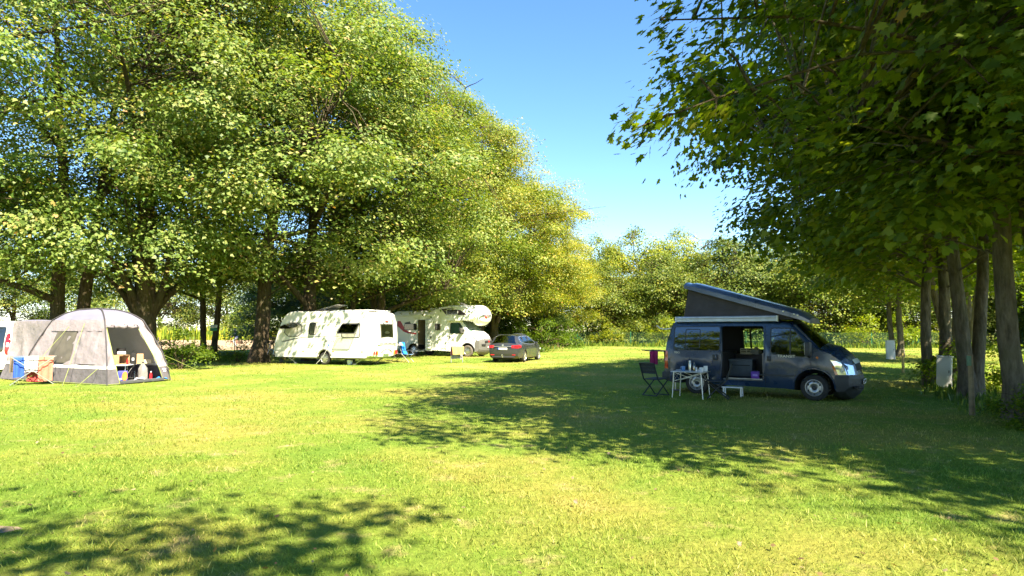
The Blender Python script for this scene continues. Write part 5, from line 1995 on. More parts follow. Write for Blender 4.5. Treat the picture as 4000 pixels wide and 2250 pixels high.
# ------------------------------------------------------------------ camp materials
M_TENT = mat('tent_fabric', (0.40, 0.355, 0.395), .75, var=.08, scale=2.0, bump=.8, bscale=3.5, transl=.4, bdist=.07)
M_TENTR = mat('tent_roof_fabric', (0.235, 0.235, 0.33), .6, var=.06, scale=2.0, bump=.4, bscale=4, bdist=.05, transl=.2)
M_SKIRT = mat('tent_skirt', (0.115, 0.105, 0.12), .8, var=.15, scale=4, bump=.7, bscale=5, bdist=.05)
M_BANDW = mat('tent_band', (0.78, 0.76, 0.76), .7)
M_MESH = mat('tent_window_mesh', (0.095, 0.085, 0.07), .7, var=.25, scale=4)
M_LIME = mat('lime_webbing', (0.26, 0.31, 0.07), .7)
M_POLE = mat('tent_pole', (0.06, 0.055, 0.06), .5)
M_SHEET = mat('groundsheet', (0.075, 0.08, 0.085), .7, bump=.3, bscale=10)
M_CHAIRF = mat('chair_frame', (0.018, 0.022, 0.026), .5, .0)
M_CHAIRC = mat('chair_fabric', (0.026, 0.032, 0.040), .85, bump=.3, bscale=200)
M_BLUE = mat('bright_blue_cloth', (0.02, 0.22, 0.70), .9, bump=.4, bscale=40)
M_ROYAL = mat('royal_blue_cloth', (0.03, 0.10, 0.50), .9, bump=.4, bscale=40)
M_CLOTHW = mat('white_cloth', (0.52, 0.49, 0.52), .9, bump=.4, bscale=40)
M_SALMON = mat('salmon_cloth', (0.56, 0.19, 0.13), .9, bump=.4, bscale=40)
M_REDC = mat('red_cloth', (0.42, 0.06, 0.06), .9, bump=.4, bscale=40)
M_TAUPE = mat('taupe_cloth', (0.16, 0.13, 0.10), .9, bump=.4, bscale=40)
M_YELC = mat('pale_yellow_cloth', (0.55, 0.40, 0.13), .9, bump=.4, bscale=40)
M_PINK = mat('magenta_cloth', (0.34, 0.02, 0.13), .9, bump=.4, bscale=40)
M_OCHRE = mat('ochre_cloth', (0.42, 0.25, 0.06), .9, bump=.4, bscale=40)
M_CARD = mat('cardboard', (0.50, 0.34, 0.18), .85)
M_PINE = mat('pine_board', (0.42, 0.26, 0.14), .6, var=.2, scale=9)
M_PURP = mat('purple_plastic', (0.12, 0.03, 0.34), .45)
M_MUGB = mat('blue_mug', (0.10, 0.24, 0.52), .25, coat=.5)
M_CHINA = mat('white_china', (0.76, 0.77, 0.79), .25, coat=.5)
M_FOIL = mat('brushed_steel', (0.55, 0.55, 0.54), .3, .95)
M_BOTTLE = glass('bottle_glass', (.55, .62, .55), .12)


def one(name, mb, m, label, cat, loc=(0, 0, 0), rz=0.0, group=None, smooth=40):
    o = mb.build(name, m, None, smooth=smooth, loc=loc, rot=(0, 0, rz))
    return tag(o, label, cat, group)


def hanging(w_, drop_f, drop_b, seed, amp=.02, thick=.006, r=.012, nu=14):
    """A cloth folded over a bar that runs along x at z=0."""
    g_ = random.Random(seed)
    p1, p2 = g_.random() * 6, g_.random() * 6
    path = []
    for k in range(9):
        path.append((-r - .004, -drop_f * (1 - k / 8)))
    for k in range(1, 6):
        a = math.pi - math.pi * k / 5
        path.append((r * math.cos(a) * 1.2, r * math.sin(a)))
    for k in range(1, 9):
        path.append((r + .004, -drop_b * k / 8))
    mb = MB()
    for off in (0, thick):
        def fn(u, v, off=off):
            i = v * (len(path) - 1)
            i0 = min(int(i), len(path) - 2)
            y = path[i0][0] + (path[i0 + 1][0] - path[i0][0]) * (i - i0)
            z = path[i0][1] + (path[i0 + 1][1] - path[i0][1]) * (i - i0)
            d = min(1, -z / .3) if z < 0 else 0
            sg = -1 if y < 0 else 1
            y2 = y + sg * off + amp * d * math.sin(u * 13 + p1 + z * 2) + amp * .6 * d * math.sin(u * 27 + p2)
            x2 = (u - .5) * w_ * (1 - .06 * d * math.sin(3.1 * (-z)))
            return (x2, y2, z + .012 * math.sin(u * 5 + p2) * d)
        mb.grid(fn, nu, len(path) - 1)
    return mb


# ================================================================== tent
TC = np.array([-14.35, 22.2])
FEET = {'L': np.array([-16.85, 22.1]), 'B': np.array([-12.56, 20.0]), 'C': np.array([-11.85, 22.3]), 'E': np.array([-16.14, 24.4])}
RZ = [(0, 2.46), (.15, 2.45), (.3, 2.40), (.45, 2.28), (.6, 2.06), (.75, 1.50), (.87, .98), (.95, .52), (1.0, 0.0)]


def r_of_z(z):
    zs = [p[1] for p in RZ][::-1]
    rs = [p[0] for p in RZ][::-1]
    return float(np.interp(z, zs, rs))


def tent_pt(f0, f1, a, z, out=0.0):
    e = FEET[f0] + (FEET[f1] - FEET[f0]) * (a + 1) / 2 - TC
    r = r_of_z(z)
    sag = .05 * (1 - a * a) * math.sin(math.pi * min(1, z / 2.3)) * -1
    e = e * (r + sag * .6)
    n = e / (np.linalg.norm(e) + 1e-6)
    return np.array([TC[0] + e[0] + n[0] * out, TC[1] + e[1] + n[1] * out, z])


def build_tent():
    o0 = np.array([TC[0], TC[1], 0])
    t = thing('awning_tent', 'grey and lilac dome awning tent with open doorway joined to the white van', 'tent', tuple(o0))

    def pan(name, m, f0, f1, a0, a1, z0, z1, out=0.0, nu=16, nv=12, wr=.012, seed=1, parent=None):
        fa0 = a0 if callable(a0) else (lambda z: a0)
        fa1 = a1 if callable(a1) else (lambda z: a1)

        def fn(u, v):
            z = z0 + (z1 - z0) * v
            a = fa0(z) + (fa1(z) - fa0(z)) * u
            w_ = wr * (math.sin(a * 9 + z * 5 + seed) * math.sin(z * 4.1 + seed * 2) + .5 * math.sin(a * 23 - z * 11 + seed))
            return tent_pt(f0, f1, a, z, out + w_) - o0
        return MB().grid(fn, nu, nv).build(name, m, parent or t, flip=False)
    oa0 = lambda z: -.62 - .32 * min(1, z / 1.86)
    oa1 = lambda z: .77 - .22 * min(1, z / 1.86)
    faces = (('L', 'B', 1), ('B', 'C', 2), ('C', 'E', 3), ('E', 'L', 4))
    for f0, f1, sd in faces:
        rng_ = [(-1, 1)] if sd != 2 else [(-1, oa0), (oa1, 1)]
        for (a0, a1) in rng_:
            pan('skirt', M_SKIRT, f0, f1, a0, a1, .01, .50, nv=4, seed=sd)
            pan('reflective_band', M_BANDW, f0, f1, a0, a1, .50, .60, out=.004, nv=2, seed=sd, wr=.008)
            pan('wall', M_TENT, f0, f1, a0, a1, .60, 1.88, seed=sd, wr=.035)
        pan('wall', M_TENT, f0, f1, -1, 1, 1.88, 2.08, nv=3, seed=sd)
        pan('roof_panel', M_TENTR, f0, f1, -1, 1, 2.08, 2.46, nv=8, seed=sd, wr=.006)
    # window on the front face with its covers
    pan('window', M_MESH, 'L', 'B', lambda z: -.42 - .14 * z / 1.7, .10, .66, 1.70, out=.03, seed=5, wr=.006)
    pan('window_cover', M_TENT, 'L', 'B', .14, .78, .64, 1.72, out=.035, seed=6, wr=.03)
    pan('eaves_flap', M_TENT, 'L', 'B', -.75, .9, 1.70, 2.02, out=.05, nv=3, seed=7)
    # poles
    for (f0, f1) in (('L', 'C'), ('B', 'E')):
        pts = []
        for f, seq in ((f0, 1), (f1, -1)):
            zz = [0, .3, .6, .98, 1.25, 1.5, 1.8, 2.06, 2.2, 2.33, 2.42]
            row = []
            for z in zz:
                e = (FEET[f] - TC) * (r_of_z(z) + .012)
                row.append((e[0], e[1], z + .02))
            pts += row if seq == 1 else [(0, 0, 2.485)] + row[::-1]
        MB().tube(pts, .022, 6).build('pole', M_POLE, t)
    # piping
    def pipe(fn, n=10, m=M_LIME, rr=.010, name='piping'):
        MB().tube([tuple(fn(k / n) - o0) for k in range(n + 1)], rr, 5).build(name, m, t)
    pipe(lambda u: tent_pt('B', 'C', oa0(1.86 * u), .02 + 1.84 * u, .02))
    pipe(lambda u: tent_pt('B', 'C', oa1(1.86 * u), .02 + 1.84 * u, .02))
    pipe(lambda u: tent_pt('L', 'B', -1 + 2 * u, .035, .02))
    pipe(lambda u: tent_pt('B', 'C', -1 + .38 * u, .035, .02))
    pipe(lambda u: tent_pt('B', 'C', .77 + .23 * u, .035, .02))
    # rolled-up door flap above the doorway
    def roll(u):
        a = oa0(1.9) + (oa1(1.9) - oa0(1.9)) * u
        return tent_pt('B', 'C', a, 1.86 - .03 * math.sin(u * 9.4) ** 2, .06) - o0
    MB().tube([tuple(roll(k / 14)) for k in range(15)], [.05 + .02 * math.sin(k * 1.9) for k in range(15)], 8).build('rolled_flap', M_TENT, t)
    for u in (.18, .6, .93):
        p = roll(u)
        MB().lathe([(.075, -.02), (.078, 0), (.075, .02)], c=tuple(p), n=12, axis='y').build('flap_strap', M_POLE, t)
    # groundsheet with a raised edge in the doorway
    b = MB()
    pts = [FEET[k] - TC for k in ('L', 'B', 'C', 'E')]
    b.add([(p[0] * .97, p[1] * .97, .035) for p in pts], [(0, 1, 2, 3)])
    b.build('groundsheet', M_SHEET, t)
    pipe(lambda u: tent_pt('B', 'C', -.62 + 1.39 * u, .06, .02), m=M_SHEET, rr=.055, name='doorway_lip')
    # maker's mark on the skirt
    b = MB()
    for (a, z, w_) in ((.885, .40, .12), (.885, .33, .09)):
        p = tent_pt('B', 'C', a, z, .02) - o0
        d = (FEET['C'] - FEET['B'])
        b.box(tuple(p), (.01, w_ * 1.2, .035), (0, R(-18), math.atan2(d[1], d[0]) - R(90)))
    b.build('printed_mark', M_BANDW, t)
    # tunnel towards the van
    TL, TR = np.array([-18.2, 23.45, 2.06]), tent_pt('L', 'B', -.72, 2.06)
    BL, BR = np.array([-18.2, 22.9, 0.02]), tent_pt('L', 'B', -1, .02)
    TLb, TRb = np.array([-17.9, 25.3, 2.1]), tent_pt('E', 'L', .3, 2.05)

    def tun(u, v, z0=0, z1=1):
        v = z0 + (z1 - z0) * v
        p = (BL * (1 - u) + BR * u) * (1 - v) + (TL * (1 - u) + TR * u) * v
        f = .10 * math.sin(math.pi * u) * math.sin(math.pi * v)
        wv = .12 * abs(math.sin(7 * (u * 1.1 + .6 * v) + 1.2 * math.sin(3 * v))) ** .7 * math.sin(math.pi * min(1, v * 1.1)) + .015 * math.sin(26 * u - 9 * v)
        return p + np.array([.3, .8, 0]) * (f + wv) - o0
    MB().grid(lambda u, v: tun(u, v, .30, 1.0), 26, 18).build('tunnel_wall', M_TENT, t, flip=False)
    MB().grid(lambda u, v: tun(u, v, .255, .30) + np.array([-.004, -.008, 0]), 26, 2).build('reflective_band', M_BANDW, t, flip=False)
    MB().grid(lambda u, v: tun(u, v, 0, .255), 26, 6).build('skirt', M_SKIRT, t, flip=False)
    MB().grid(lambda u, v: ((TL * (1 - u) + TR * u) * (1 - v) + (TLb * (1 - u) + TRb * u) * v) + np.array([0, 0, .05 * math.sin(math.pi * v) - .10 * math.sin(math.pi * u)]) - o0, 14, 8).build('tunnel_roof', M_TENTR, t, flip=False)
    # guy ropes
    for (p, q) in ((tent_pt('L', 'B', .30, 1.95, .06), (-13.9, 19.95, 0)), (tent_pt('L', 'B', -.2, 1.85, .06), (-15.9, 20.75, 0)), (tent_pt('L', 'B', .82, .55, .04), (-13.2, 19.55, 0)), (tent_pt('L', 'B', -.3, .58, .04), (-15.6, 20.2, 0)), (tent_pt('B', 'C', .97, .9, .04), (-10.9, 23.6, 0)), (tent_pt('B', 'C', .9, .6, .04), (-11.3, 22.2, 0)), (np.array([-18.2, 23.2, .5]), (-18.9, 22.3, 0))):
        MB().tube([tuple(np.array(p) - o0), tuple(np.array(q) - o0)], .007, 4).build('guy_rope', M_LIME, t)
        MB().tube([tuple(np.array(q) - o0 + np.array([0, 0, -.03])), tuple(np.array(q) - o0 + np.array([.01, -.03, .09]))], .009, 4).build('tent_peg', M_ALU, t)
    return t


TENT = build_tent()

# things inside the doorway of the tent
def tent_items():
    t = thing('camping_table', 'pale folding table inside the tent doorway', 'table', (-13.15, 21.95, .04), R(95))
    MB().box((0, 0, .52), (1.15, .5, .03), bev=.008).build('tabletop', M_CHINA, t)
    for x in (-.5, .5):
        for y in (-.2, .2):
            MB().tube([(x, y, 0), (x * .94, y, .51)], .013, 6).build('leg', M_ALU, t)
    MB().tube([(-.5, -.2, .1), (.1, -.2, .5)], .01, 5).build('brace', M_ALU, t)
    s = thing('wooden_shelf', 'two-tier pine shelf box standing on the tent table', 'shelf', (-13.28, 21.75, .575), R(95))
    for z in (.02, .30):
        MB().box((0, 0, z), (.70, .34, .025), bev=.004).build('board', M_PINE, s)
    for x in (-.34, .34):
        MB().box((x, 0, .16), (.025, .34, .255), bev=.004).build('side_board', M_PINE, s)
    one('cooking_pan', MB().lathe([(.001, .0), (.11, 0), (.135, .05), (.14, .22), (.13, .22), (.12, .02), (.001, .02)], n=24), M_DARK, 'round black pot on the pine shelf in the tent', 'pot', (-13.35, 21.95, .888))
    one('paper_roll', MB().lathe([(.02, -.12), (.06, -.12), (.062, 0), (.06, .12), (.02, .12), (.02, -.12)], n=18, axis='x'), M_CLOTHW, 'white kitchen roll lying on the pine shelf', 'paper roll', (-13.15, 21.66, .955), R(20))
    one('salad_bowl', MB().lathe([(.001, .01), (.06, 0), (.13, .09), (.125, .09), (.055, .015), (.001, .02)], n=22), mat('green_bowl', (.16, .30, .05), .5), 'green bowl on the lower tier of the pine shelf', 'bowl', (-13.32, 21.58, .61))
    bb = thing('bottle_bag', 'tall black bottle bag beside the pine shelf', 'bag', (-12.92, 21.98, .575), R(10))
    MB().box((0, 0, .19), (.15, .13, .38), bev=.03).build('bag_body', M_DARK, bb)
    MB().tube([(-.05, 0, .37), (-.03, 0, .45), (.03, 0, .45), (.05, 0, .37)], .01, 5).build('handle', M_DARK, bb)
    MB().box((0, -.068, .17), (.07, .006, .09)).build('label_print', M_CHINA, bb)
    one('carton', MB().box((0, 0, .17), (.20, .14, .34), bev=.006), M_CARD, 'upright tan cardboard carton behind the black bottle bag', 'carton', (-12.85, 22.24, .575), R(18), smooth=0)
    one('small_carton', MB().box((0, 0, .07), (.26, .18, .14), bev=.006), mat('pale_card', (.62, .50, .34), .85), 'small pale carton at the right end of the tent table', 'carton', (-12.72, 22.42, .575), R(30), smooth=0)
    one('sauce_bottle', MB().lathe([(.001, 0), (.032, 0), (.034, .12), (.014, .17), (.014, .20), (.001, .20)], n=14), M_REDP, 'red bottle standing in front of the pine shelf', 'bottle', (-12.98, 21.72, .575))
    cb = MB().lathe([(.10, 0), (.15, .02), (.16, .2), (.13, .38), (.05, .50), (.02, .56), (.05, .60)], n=14)
    for i, v in enumerate(cb.v):
        v.x += .02 * math.sin(i * 2.3)
        v.y += .02 * math.cos(i * 1.7)
    one('carrier_bag', cb, mat('grey_film', (.26, .25, .24), .5, transl=.2), 'crumpled grey carrier bag leaning on the tent table leg', 'bag', (-12.62, 22.02, .05))
    db = thing('detergent_bag', 'blue and orange printed bag on the tent floor', 'bag', (-12.88, 21.32, .05), R(25))
    MB().box((0, 0, .17), (.30, .13, .34), bev=.05).build('bag_body', mat('blue_print', (.06, .07, .34), .4), db)
    MB().prism(smooth_poly([(.0, .02), (.14, .03), (.14, .30), (.04, .32), (-.02, .2)], 1), .136).build('orange_print', mat('orange_print', (.75, .22, .05), .4), db)
    MB().box((-.07, -.0675, .07), (.09, .006, .06)).build('white_print', M_CHINA, db)
    one('water_bottle', MB().lathe([(.001, 0), (.04, 0), (.042, .2), (.016, .27), (.016, .30), (.001, .30)], n=14), M_BOTTLE, 'clear water bottle beside the printed bag', 'bottle', (-12.66, 21.62, .05))
    jb = thing('juice_bottle', 'bottle of red drink on the tent floor by the doorway', 'bottle', (-12.34, 22.02, .05))
    MB().lathe([(.001, 0), (.045, 0), (.047, .16), (.02, .24), (.001, .24)], n=14).build('bottle', M_REDP, jb)
    MB().lathe([(.02, .24), (.022, .28), (.001, .28)], n=12).build('cap', M_CHINA, jb)
    wb = MB().grid(lambda u, v: ((u - .5) * .4, (v - .5) * .3, .06 + .05 * math.sin(u * 7) * math.sin(v * 6) - .06 * (2 * u - 1) ** 2), 10, 8)
    one('cloth_heap', wb, M_CLOTHW, 'white cloth heaped on the tent groundsheet', 'cloth', (-12.55, 21.75, .05), R(30))
    wb = MB().grid(lambda u, v: ((u - .5) * .34, (v - .5) * .3, .05 + .05 * math.sin(u * 8 + 1) * math.sin(v * 6) - .05 * (2 * u - 1) ** 2), 10, 8)
    one('cloth_heap', wb, M_BLUE, 'blue cloth lying at the right side of the tent doorway', 'cloth', (-12.05, 22.12, .05), R(60))


tent_items()


# ================================================================== laundry racks
def rack(label, loc, rz, L_, Hh, W_, m):
    k = thing('drying_rack', label, 'drying rack', loc, rz)
    for x in (-L_ / 2, L_ / 2):
        MB().tube([(x, -W_ / 2, 0), (x, W_ / 2, Hh)], .014, 6).build('leg', m, k)
        MB().tube([(x, W_ / 2, 0), (x, -W_ / 2, Hh)], .014, 6).build('leg', m, k)
    for i in range(5):
        y = -W_ / 2 + W_ * i / 4
        MB().tube([(-L_ / 2, y, Hh), (L_ / 2, y, Hh)], .009, 6).build('bar', m, k)
    for x in (-L_ / 2, L_ / 2):
        MB().tube([(x, -W_ / 2 - .02, Hh), (x, W_ / 2 + .02, Hh)], .012, 6).build('end_bar', m, k)
    return k


RK, RKA = (-15.42, 20.75, 0), R(-58)
rack('white folding drying rack hung with towels in front of the tent', RK, RKA, .50, .88, 1.12, M_ALU)


def on_rack(base, rz, x, y, z):
    return (base[0] + x * math.cos(rz) - y * math.sin(rz), base[1] + x * math.sin(rz) + y * math.cos(rz), z)


for (nm, m_, y, wd, df, db_, lab, sd) in (
        ('blue_towel', M_ROYAL, -.36, .30, .66, .4, 'royal blue towel hanging at the left of the rack by the tent', 1),
        ('white_towel', M_CLOTHW, -.05, .36, .42, .5, 'white towel in the middle of the rack by the tent', 2),
        ('salmon_towel', M_SALMON, .33, .40, .80, .5, 'long salmon towel at the right of the rack by the tent', 3)):
    o = hanging(wd, df, db_, sd, .02)
    one(nm, o, m_, lab, 'towel', on_rack(RK, RKA, .11, y, .888), RKA + R(90), group='towels on the rack by the tent')
one('red_shirt', hanging(.42, .62, .2, 9, .02), M_REDC, 'red and dark shirt hanging low behind the white towel', 'shirt', on_rack(RK, RKA, -.10, .02, .70), RKA + R(90))
one('taupe_cloth', hanging(.16, .50, .3, 5, .02), M_TAUPE, 'small taupe cloth at the far left corner of the rack by the tent', 'cloth', on_rack(RK, RKA, -.22, -.56, .885), RKA + R(90))

RK2, RK2A = (-3.0, 34.9, 0), R(8)
rack('pale metal drying rack hung with cloths between caravan and car', RK2, RK2A, .62, .84, .50, M_ALU)
one('yellow_towel', hanging(.62, .42, .3, 11, .015), M_YELC, 'pale yellow towel over the front of the rack near the motorhome', 'towel', on_rack(RK2, RK2A, .06, -.28, .862), RK2A)
M_STRIPE = stripe_mat('striped_cloth', (.09, .10, .14), (.42, .42, .44), 9)
one('striped_towel', hanging(.52, .66, .6, 12, .012), M_STRIPE, 'grey striped towel hanging below the yellow towel', 'towel', on_rack(RK2, RK2A, -.04, .0, .862), RK2A)
one('dark_top', hanging(.20, .46, .3, 13, .02), mat('plum_cloth', (.10, .03, .05), .9), 'dark plum garment at the left end of the rack near the motorhome', 'garment', on_rack(RK2, RK2A, -.24, -.16, .862), RK2A)
one('white_cloth', hanging(.14, .70, .6, 14, .012), M_CLOTHW, 'narrow white cloth at the right end of the rack near the motorhome', 'cloth', on_rack(RK2, RK2A, .25, .14, .862), RK2A)


# ================================================================== chairs by the caravan
def camp_chair(name, label, loc, rz, m_frame, m_cloth, high=.98):
    c = thing(name, label, 'chair', loc, rz)
    for s in (-1, 1):
        y = s * .27
        MB().tube([(.26, y, 0), (-.20, y, .46)], .013, 6).build('leg', m_frame, c)
        MB().tube([(-.30, y, 0), (.24, y, .45)], .013, 6).build('leg', m_frame, c)
        MB().tube([(-.18, y, .40), (-.34, y, high)], .013, 6).build('back_post', m_frame, c)
        MB().box((.02, s * .30, .64), (.44, .05, .03), bev=.01).build('armrest', M_PLAST, c)
        MB().tube([(.18, s * .30, .63), (.20, y, .44)], .01, 5).build('arm_support', m_frame, c)
    MB().grid(lambda u, v: (-.22 + .48 * u, (v - .5) * .54, .44 - .03 * math.sin(math.pi * v) - .02 * math.sin(math.pi * u)), 6, 6).build('seat', m_cloth, c)
    MB().grid(lambda u, v: (-.20 - .15 * u - .03 * math.sin(math.pi * v), (v - .5) * .54, .46 + (high - .48) * u), 8, 6).build('backrest', m_cloth, c)
    return c


camp_chair('camping_chair', 'camping chair with bright blue towel beside the caravan rear', (-5.75, 35.3, 0), R(-20), M_ALU, mat('sky_fabric', (.20, .36, .62), .85), .95)
tw = MB()
tw.grid(lambda u, v: (-.17 - .17 * u + .035 * math.sin(v * 9 + u * 4) + .03, (v - .5) * .52 * (1 - .25 * max(0, u - .6)), .44 + .66 * u - .08 * abs(v - .5) * u), 12, 12)
tw.grid(lambda u, v: (-.40 + .035 * math.sin(v * 9 + u * 4) + .05 * u, (v - .5) * .5, .62 + .46 * u), 8, 10)
one('beach_towel', tw, M_BLUE, 'bright blue beach towel draped over the chair back by the caravan', 'towel', (-5.75, 35.3, 0), R(-20))
one('sun_hat', MB().lathe([(.17, 0), (.165, .012), (.10, .02), (.09, .10), (.05, .13), (.001, .135)], n=20), M_CLOTHW, 'white sun hat hung on the chair with the blue towel', 'hat', (-6.10, 35.12, .93), R(10))
camp_chair('reclining_chair', 'grey reclining chair half hidden behind the caravan corner', (-6.45, 36.3, 0), R(-25), M_GREYP, mat('grey_mesh', (.22, .22, .23), .8), 1.12)
one('waste_bucket', MB().lathe([(.001, 0), (.13, 0), (.16, .22), (.165, .23), (.15, .23), (.12, .02), (.001, .02)], n=20), M_CHINA, 'small white waste-water bucket under the caravan', 'bucket', (-8.25, 32.75, 0))


# ================================================================== furniture by the van
def folding_chair(label, loc, rz):
    c = thing('folding_chair', label, 'chair', loc, rz, 'dark folding chairs at the small table')
    for s in (-1, 1):
        y = s * .24
        MB().tube([(.24, y, .02), (.02, y * .98, .26), (-.20, y, .44), (-.27, y, .62), (-.36, y, .86)], .018, 6).build('frame_tube', M_CHAIRF, c)
        MB().tube([(-.26, y * .92, .02), (.24, y * .92, .43)], .018, 6).build('leg', M_CHAIRF, c)
    MB().tube([(.24, -.25, .02), (.24, .25, .02)], .014, 6).build('floor_bar', M_CHAIRF, c)
    MB().tube([(-.26, -.23, .02), (-.26, .23, .02)], .014, 6).build('floor_bar', M_CHAIRF, c)
    MB().tube([(-.36, -.24, .86), (-.365, 0, .872), (-.36, .24, .86)], .014, 6).build('top_rail', M_CHAIRF, c)
    MB().box((.03, 0, .445), (.46, .47, .022), (0, R(-3), 0), bev=.008).build('seat', M_CHAIRC, c)
    for k in range(3):
        u = (k + .5) / 3
        z = .585 + .27 * u
        MB().grid(lambda a, b, z=z: (-.255 - .092 * ((z - .585 + (a - .5) * .084) / .27) - .02 * math.sin(math.pi * b) + .008 * math.sin(math.pi * a), (b - .5) * .47, z + (a - .5) * .088), 4, 8).build('back_panel', M_CHAIRC, c)
    return c


folding_chair('dark folding chair left of the small table, facing the van side', (3.80, 17.05, 0), R(38))
folding_chair('dark folding chair right of the small table, in front of the open van door', (5.18, 16.25, 0), R(158))


def small_table():
    t = thing('folding_table', 'small folding table with white top and silver legs set with breakfast things', 'table', (4.58, 16.52, 0), R(-36))
    MB().box((0, 0, .665), (.84, .58, .022), bev=.006).build('tabletop', mat('table_slats', (.50, .51, .53), .4, .3), t)
    for x in (-.37, .37):
        for y in (-.24, .24):
            MB().tube([(x * 1.08, y * 1.08, 0), (x * .95, y, .655)], .014, 8).build('leg', M_ALU, t)
    for y in (-.24, .24):
        MB().tube([(-.37, y, .42), (.33, y, .64)], .009, 6).build('brace', M_ALU, t)
        MB().tube([(.37, y, .42), (-.33, y, .64)], .009, 6).build('brace', M_ALU, t)
    for x in (-.37, .37):
        MB().tube([(x, -.24, .42), (x, .22, .64)], .007, 6).build('brace', M_ALU, t)
        MB().tube([(x, .24, .42), (x, -.22, .64)], .007, 6).build('brace', M_ALU, t)
    return t


small_table()


def tp(x, y):
    c, s = math.cos(R(-36)), math.sin(R(-36))
    return (4.58 + x * c - y * s, 16.52 + x * s + y * c, .677)


def mug(label, m_, loc, r_=.042, h=.095, rz=R(150)):
    g_ = thing('mug', label, 'mug', loc, rz)
    MB().lathe([(.001, 0), (r_ * .92, 0), (r_, .01), (r_, h), (r_ - .005, h), (r_ - .006, .01), (.001, .008)], n=20).build('cup', m_, g_)
    MB().tube([(r_ - .003, 0, h * .82), (r_ + .028, 0, h * .78), (r_ + .034, 0, h * .5), (r_ + .02, 0, h * .24), (r_ - .003, 0, h * .2)], .006, 6).build('handle', m_, g_)


mug('blue mug with handle on the left of the small table', M_MUGB, tp(-.17, -.05), .05, .12)
mug('wide white cup at the right end of the small table', M_CHINA, tp(.30, -.02), .055, .10, R(200))
one('milk_carton', MB().box((0, 0, .07), (.10, .10, .14), bev=.008), M_CHINA, 'square white tub behind the white cup', 'tub', tp(.36, .10), R(-20), smooth=0)
fl = thing('vacuum_flask', 'slim steel vacuum flask standing on the small table', 'flask', tp(-.02, .02))
MB().lathe([(.001, 0), (.034, 0), (.036, .01), (.036, .20), (.030, .215), (.001, .215)], n=20).build('flask_body', M_FOIL, fl)
MB().lathe([(.031, .215), (.031, .262), (.001, .266)], n=20).build('flask_cap', M_CHINA, fl)
one('glass_bottle', MB().lathe([(.001, 0), (.036, 0), (.037, .12), (.030, .16), (.016, .19), (.016, .215), (.001, .215)], n=16), glass('dark_bottle', (.12, .16, .14), .14), 'dark glass bottle next to the steel flask', 'bottle', tp(.08, .05))
one('salt_shaker', MB().lathe([(.001, 0), (.025, 0), (.022, .06), (.026, .085), (.015, .10), (.001, .103)], n=14), M_CHINA, 'small white salt shaker in the middle of the small table', 'shaker', tp(.17, -.04))
one('side_plate', MB().lathe([(.001, .004), (.06, .004), (.105, .018), (.107, .016), (.06, 0), (.001, 0)], n=24), M_CHINA, 'white plate at the left edge of the small table', 'plate', tp(-.30, .04))
one('butter_dish', MB().box((0, 0, .02), (.12, .08, .04), bev=.01), M_CHINA, 'low white dish between shaker and white cup', 'dish', tp(.22, .07), R(-30))


def step_stool():
    s = thing('step_stool', 'low white step stool on the grass below the van door', 'stool', (5.78, 16.88, 0), R(-33))
    MB().box((0, 0, .235), (.52, .24, .03), bev=.01).build('tread', M_GREYP if False else M_CHINA, s)
    for x in (-.22, .22):
        for y in (-.09, .09):
            MB().box((x, y, .11), (.035, .03, .225), bev=.004).build('leg', M_CHINA, s)
        MB().box((x, 0, .06), (.02, .16, .02)).build('crossbar', M_CHINA, s)


step_stool()

# things inside and behind the van
cr = thing('plastic_crate', 'cream plastic crate on the cabinet inside the van', 'crate', vanpt(.98, .52, 1.052), VA)
MB().box((0, 0, .012), (.34, .24, .02)).build('crate_floor', M_CREAM, cr)
for (x, y, sx, sy) in ((0, -.115, .34, .012), (0, .115, .34, .012), (-.165, 0, .012, .24), (.165, 0, .012, .24)):
    for z in (.05, .10, .15):
        MB().box((x, y, z), (sx, sy, .022)).build('crate_slat', M_CREAM, cr)
for x in (-.16, 0, .16):
    MB().box((x, -.116, .085), (.02, .014, .15)).build('crate_post', M_CREAM, cr)
bg_ = MB().lathe([(.001, 0), (.10, .01), (.13, .07), (.09, .14), (.03, .18), (.05, .21)], n=12)
for i, v in enumerate(bg_.v):
    v.x *= 1.25 + .15 * math.sin(i * 1.3)
    v.y += .015 * math.cos(i * 2.1)
one('bread_bag', bg_, mat('milky_film', (.52, .50, .44), .45, transl=.2), 'crumpled milky plastic bag beside the cream crate in the van', 'bag', vanpt(1.24, .42, 1.052), VA)
cb = thing('cool_box', 'grey-blue storage box on the van floor behind the chair', 'box', vanpt(.98, -.02, .47), VA)
MB().box((0, 0, .21), (.62, .40, .42), bev=.03).build('box_body', mat('slate_plastic', (.075, .095, .115), .5), cb)
MB().box((0, 0, .44), (.65, .43, .05), bev=.015).build('lid', mat('slate_lid', (.095, .115, .135), .5), cb)
MB().box((0, -.205, .30), (.50, .008, .02)).build('groove', M_DARK, cb)
tb = thing('tissue_box', 'small purple tissue box on the van door sill', 'box', vanpt(1.52, -.82, .472), VA + R(8))
MB().box((0, 0, .09), (.20, .15, .18), bev=.008).build('carton', M_PURP, tb)
MB().grid(lambda u, v: ((u - .5) * .13, (v - .5) * .06 * (1 - u * .3), .175 + .06 * math.sin(math.pi * u) * (.6 + .4 * math.sin(9 * u))), 8, 5).build('tissue', M_CLOTHW, tb)
MB().box((0, -.078, .09), (.12, .004, .05)).build('label_print', mat('lilac_print', (.32, .22, .6), .5), tb)

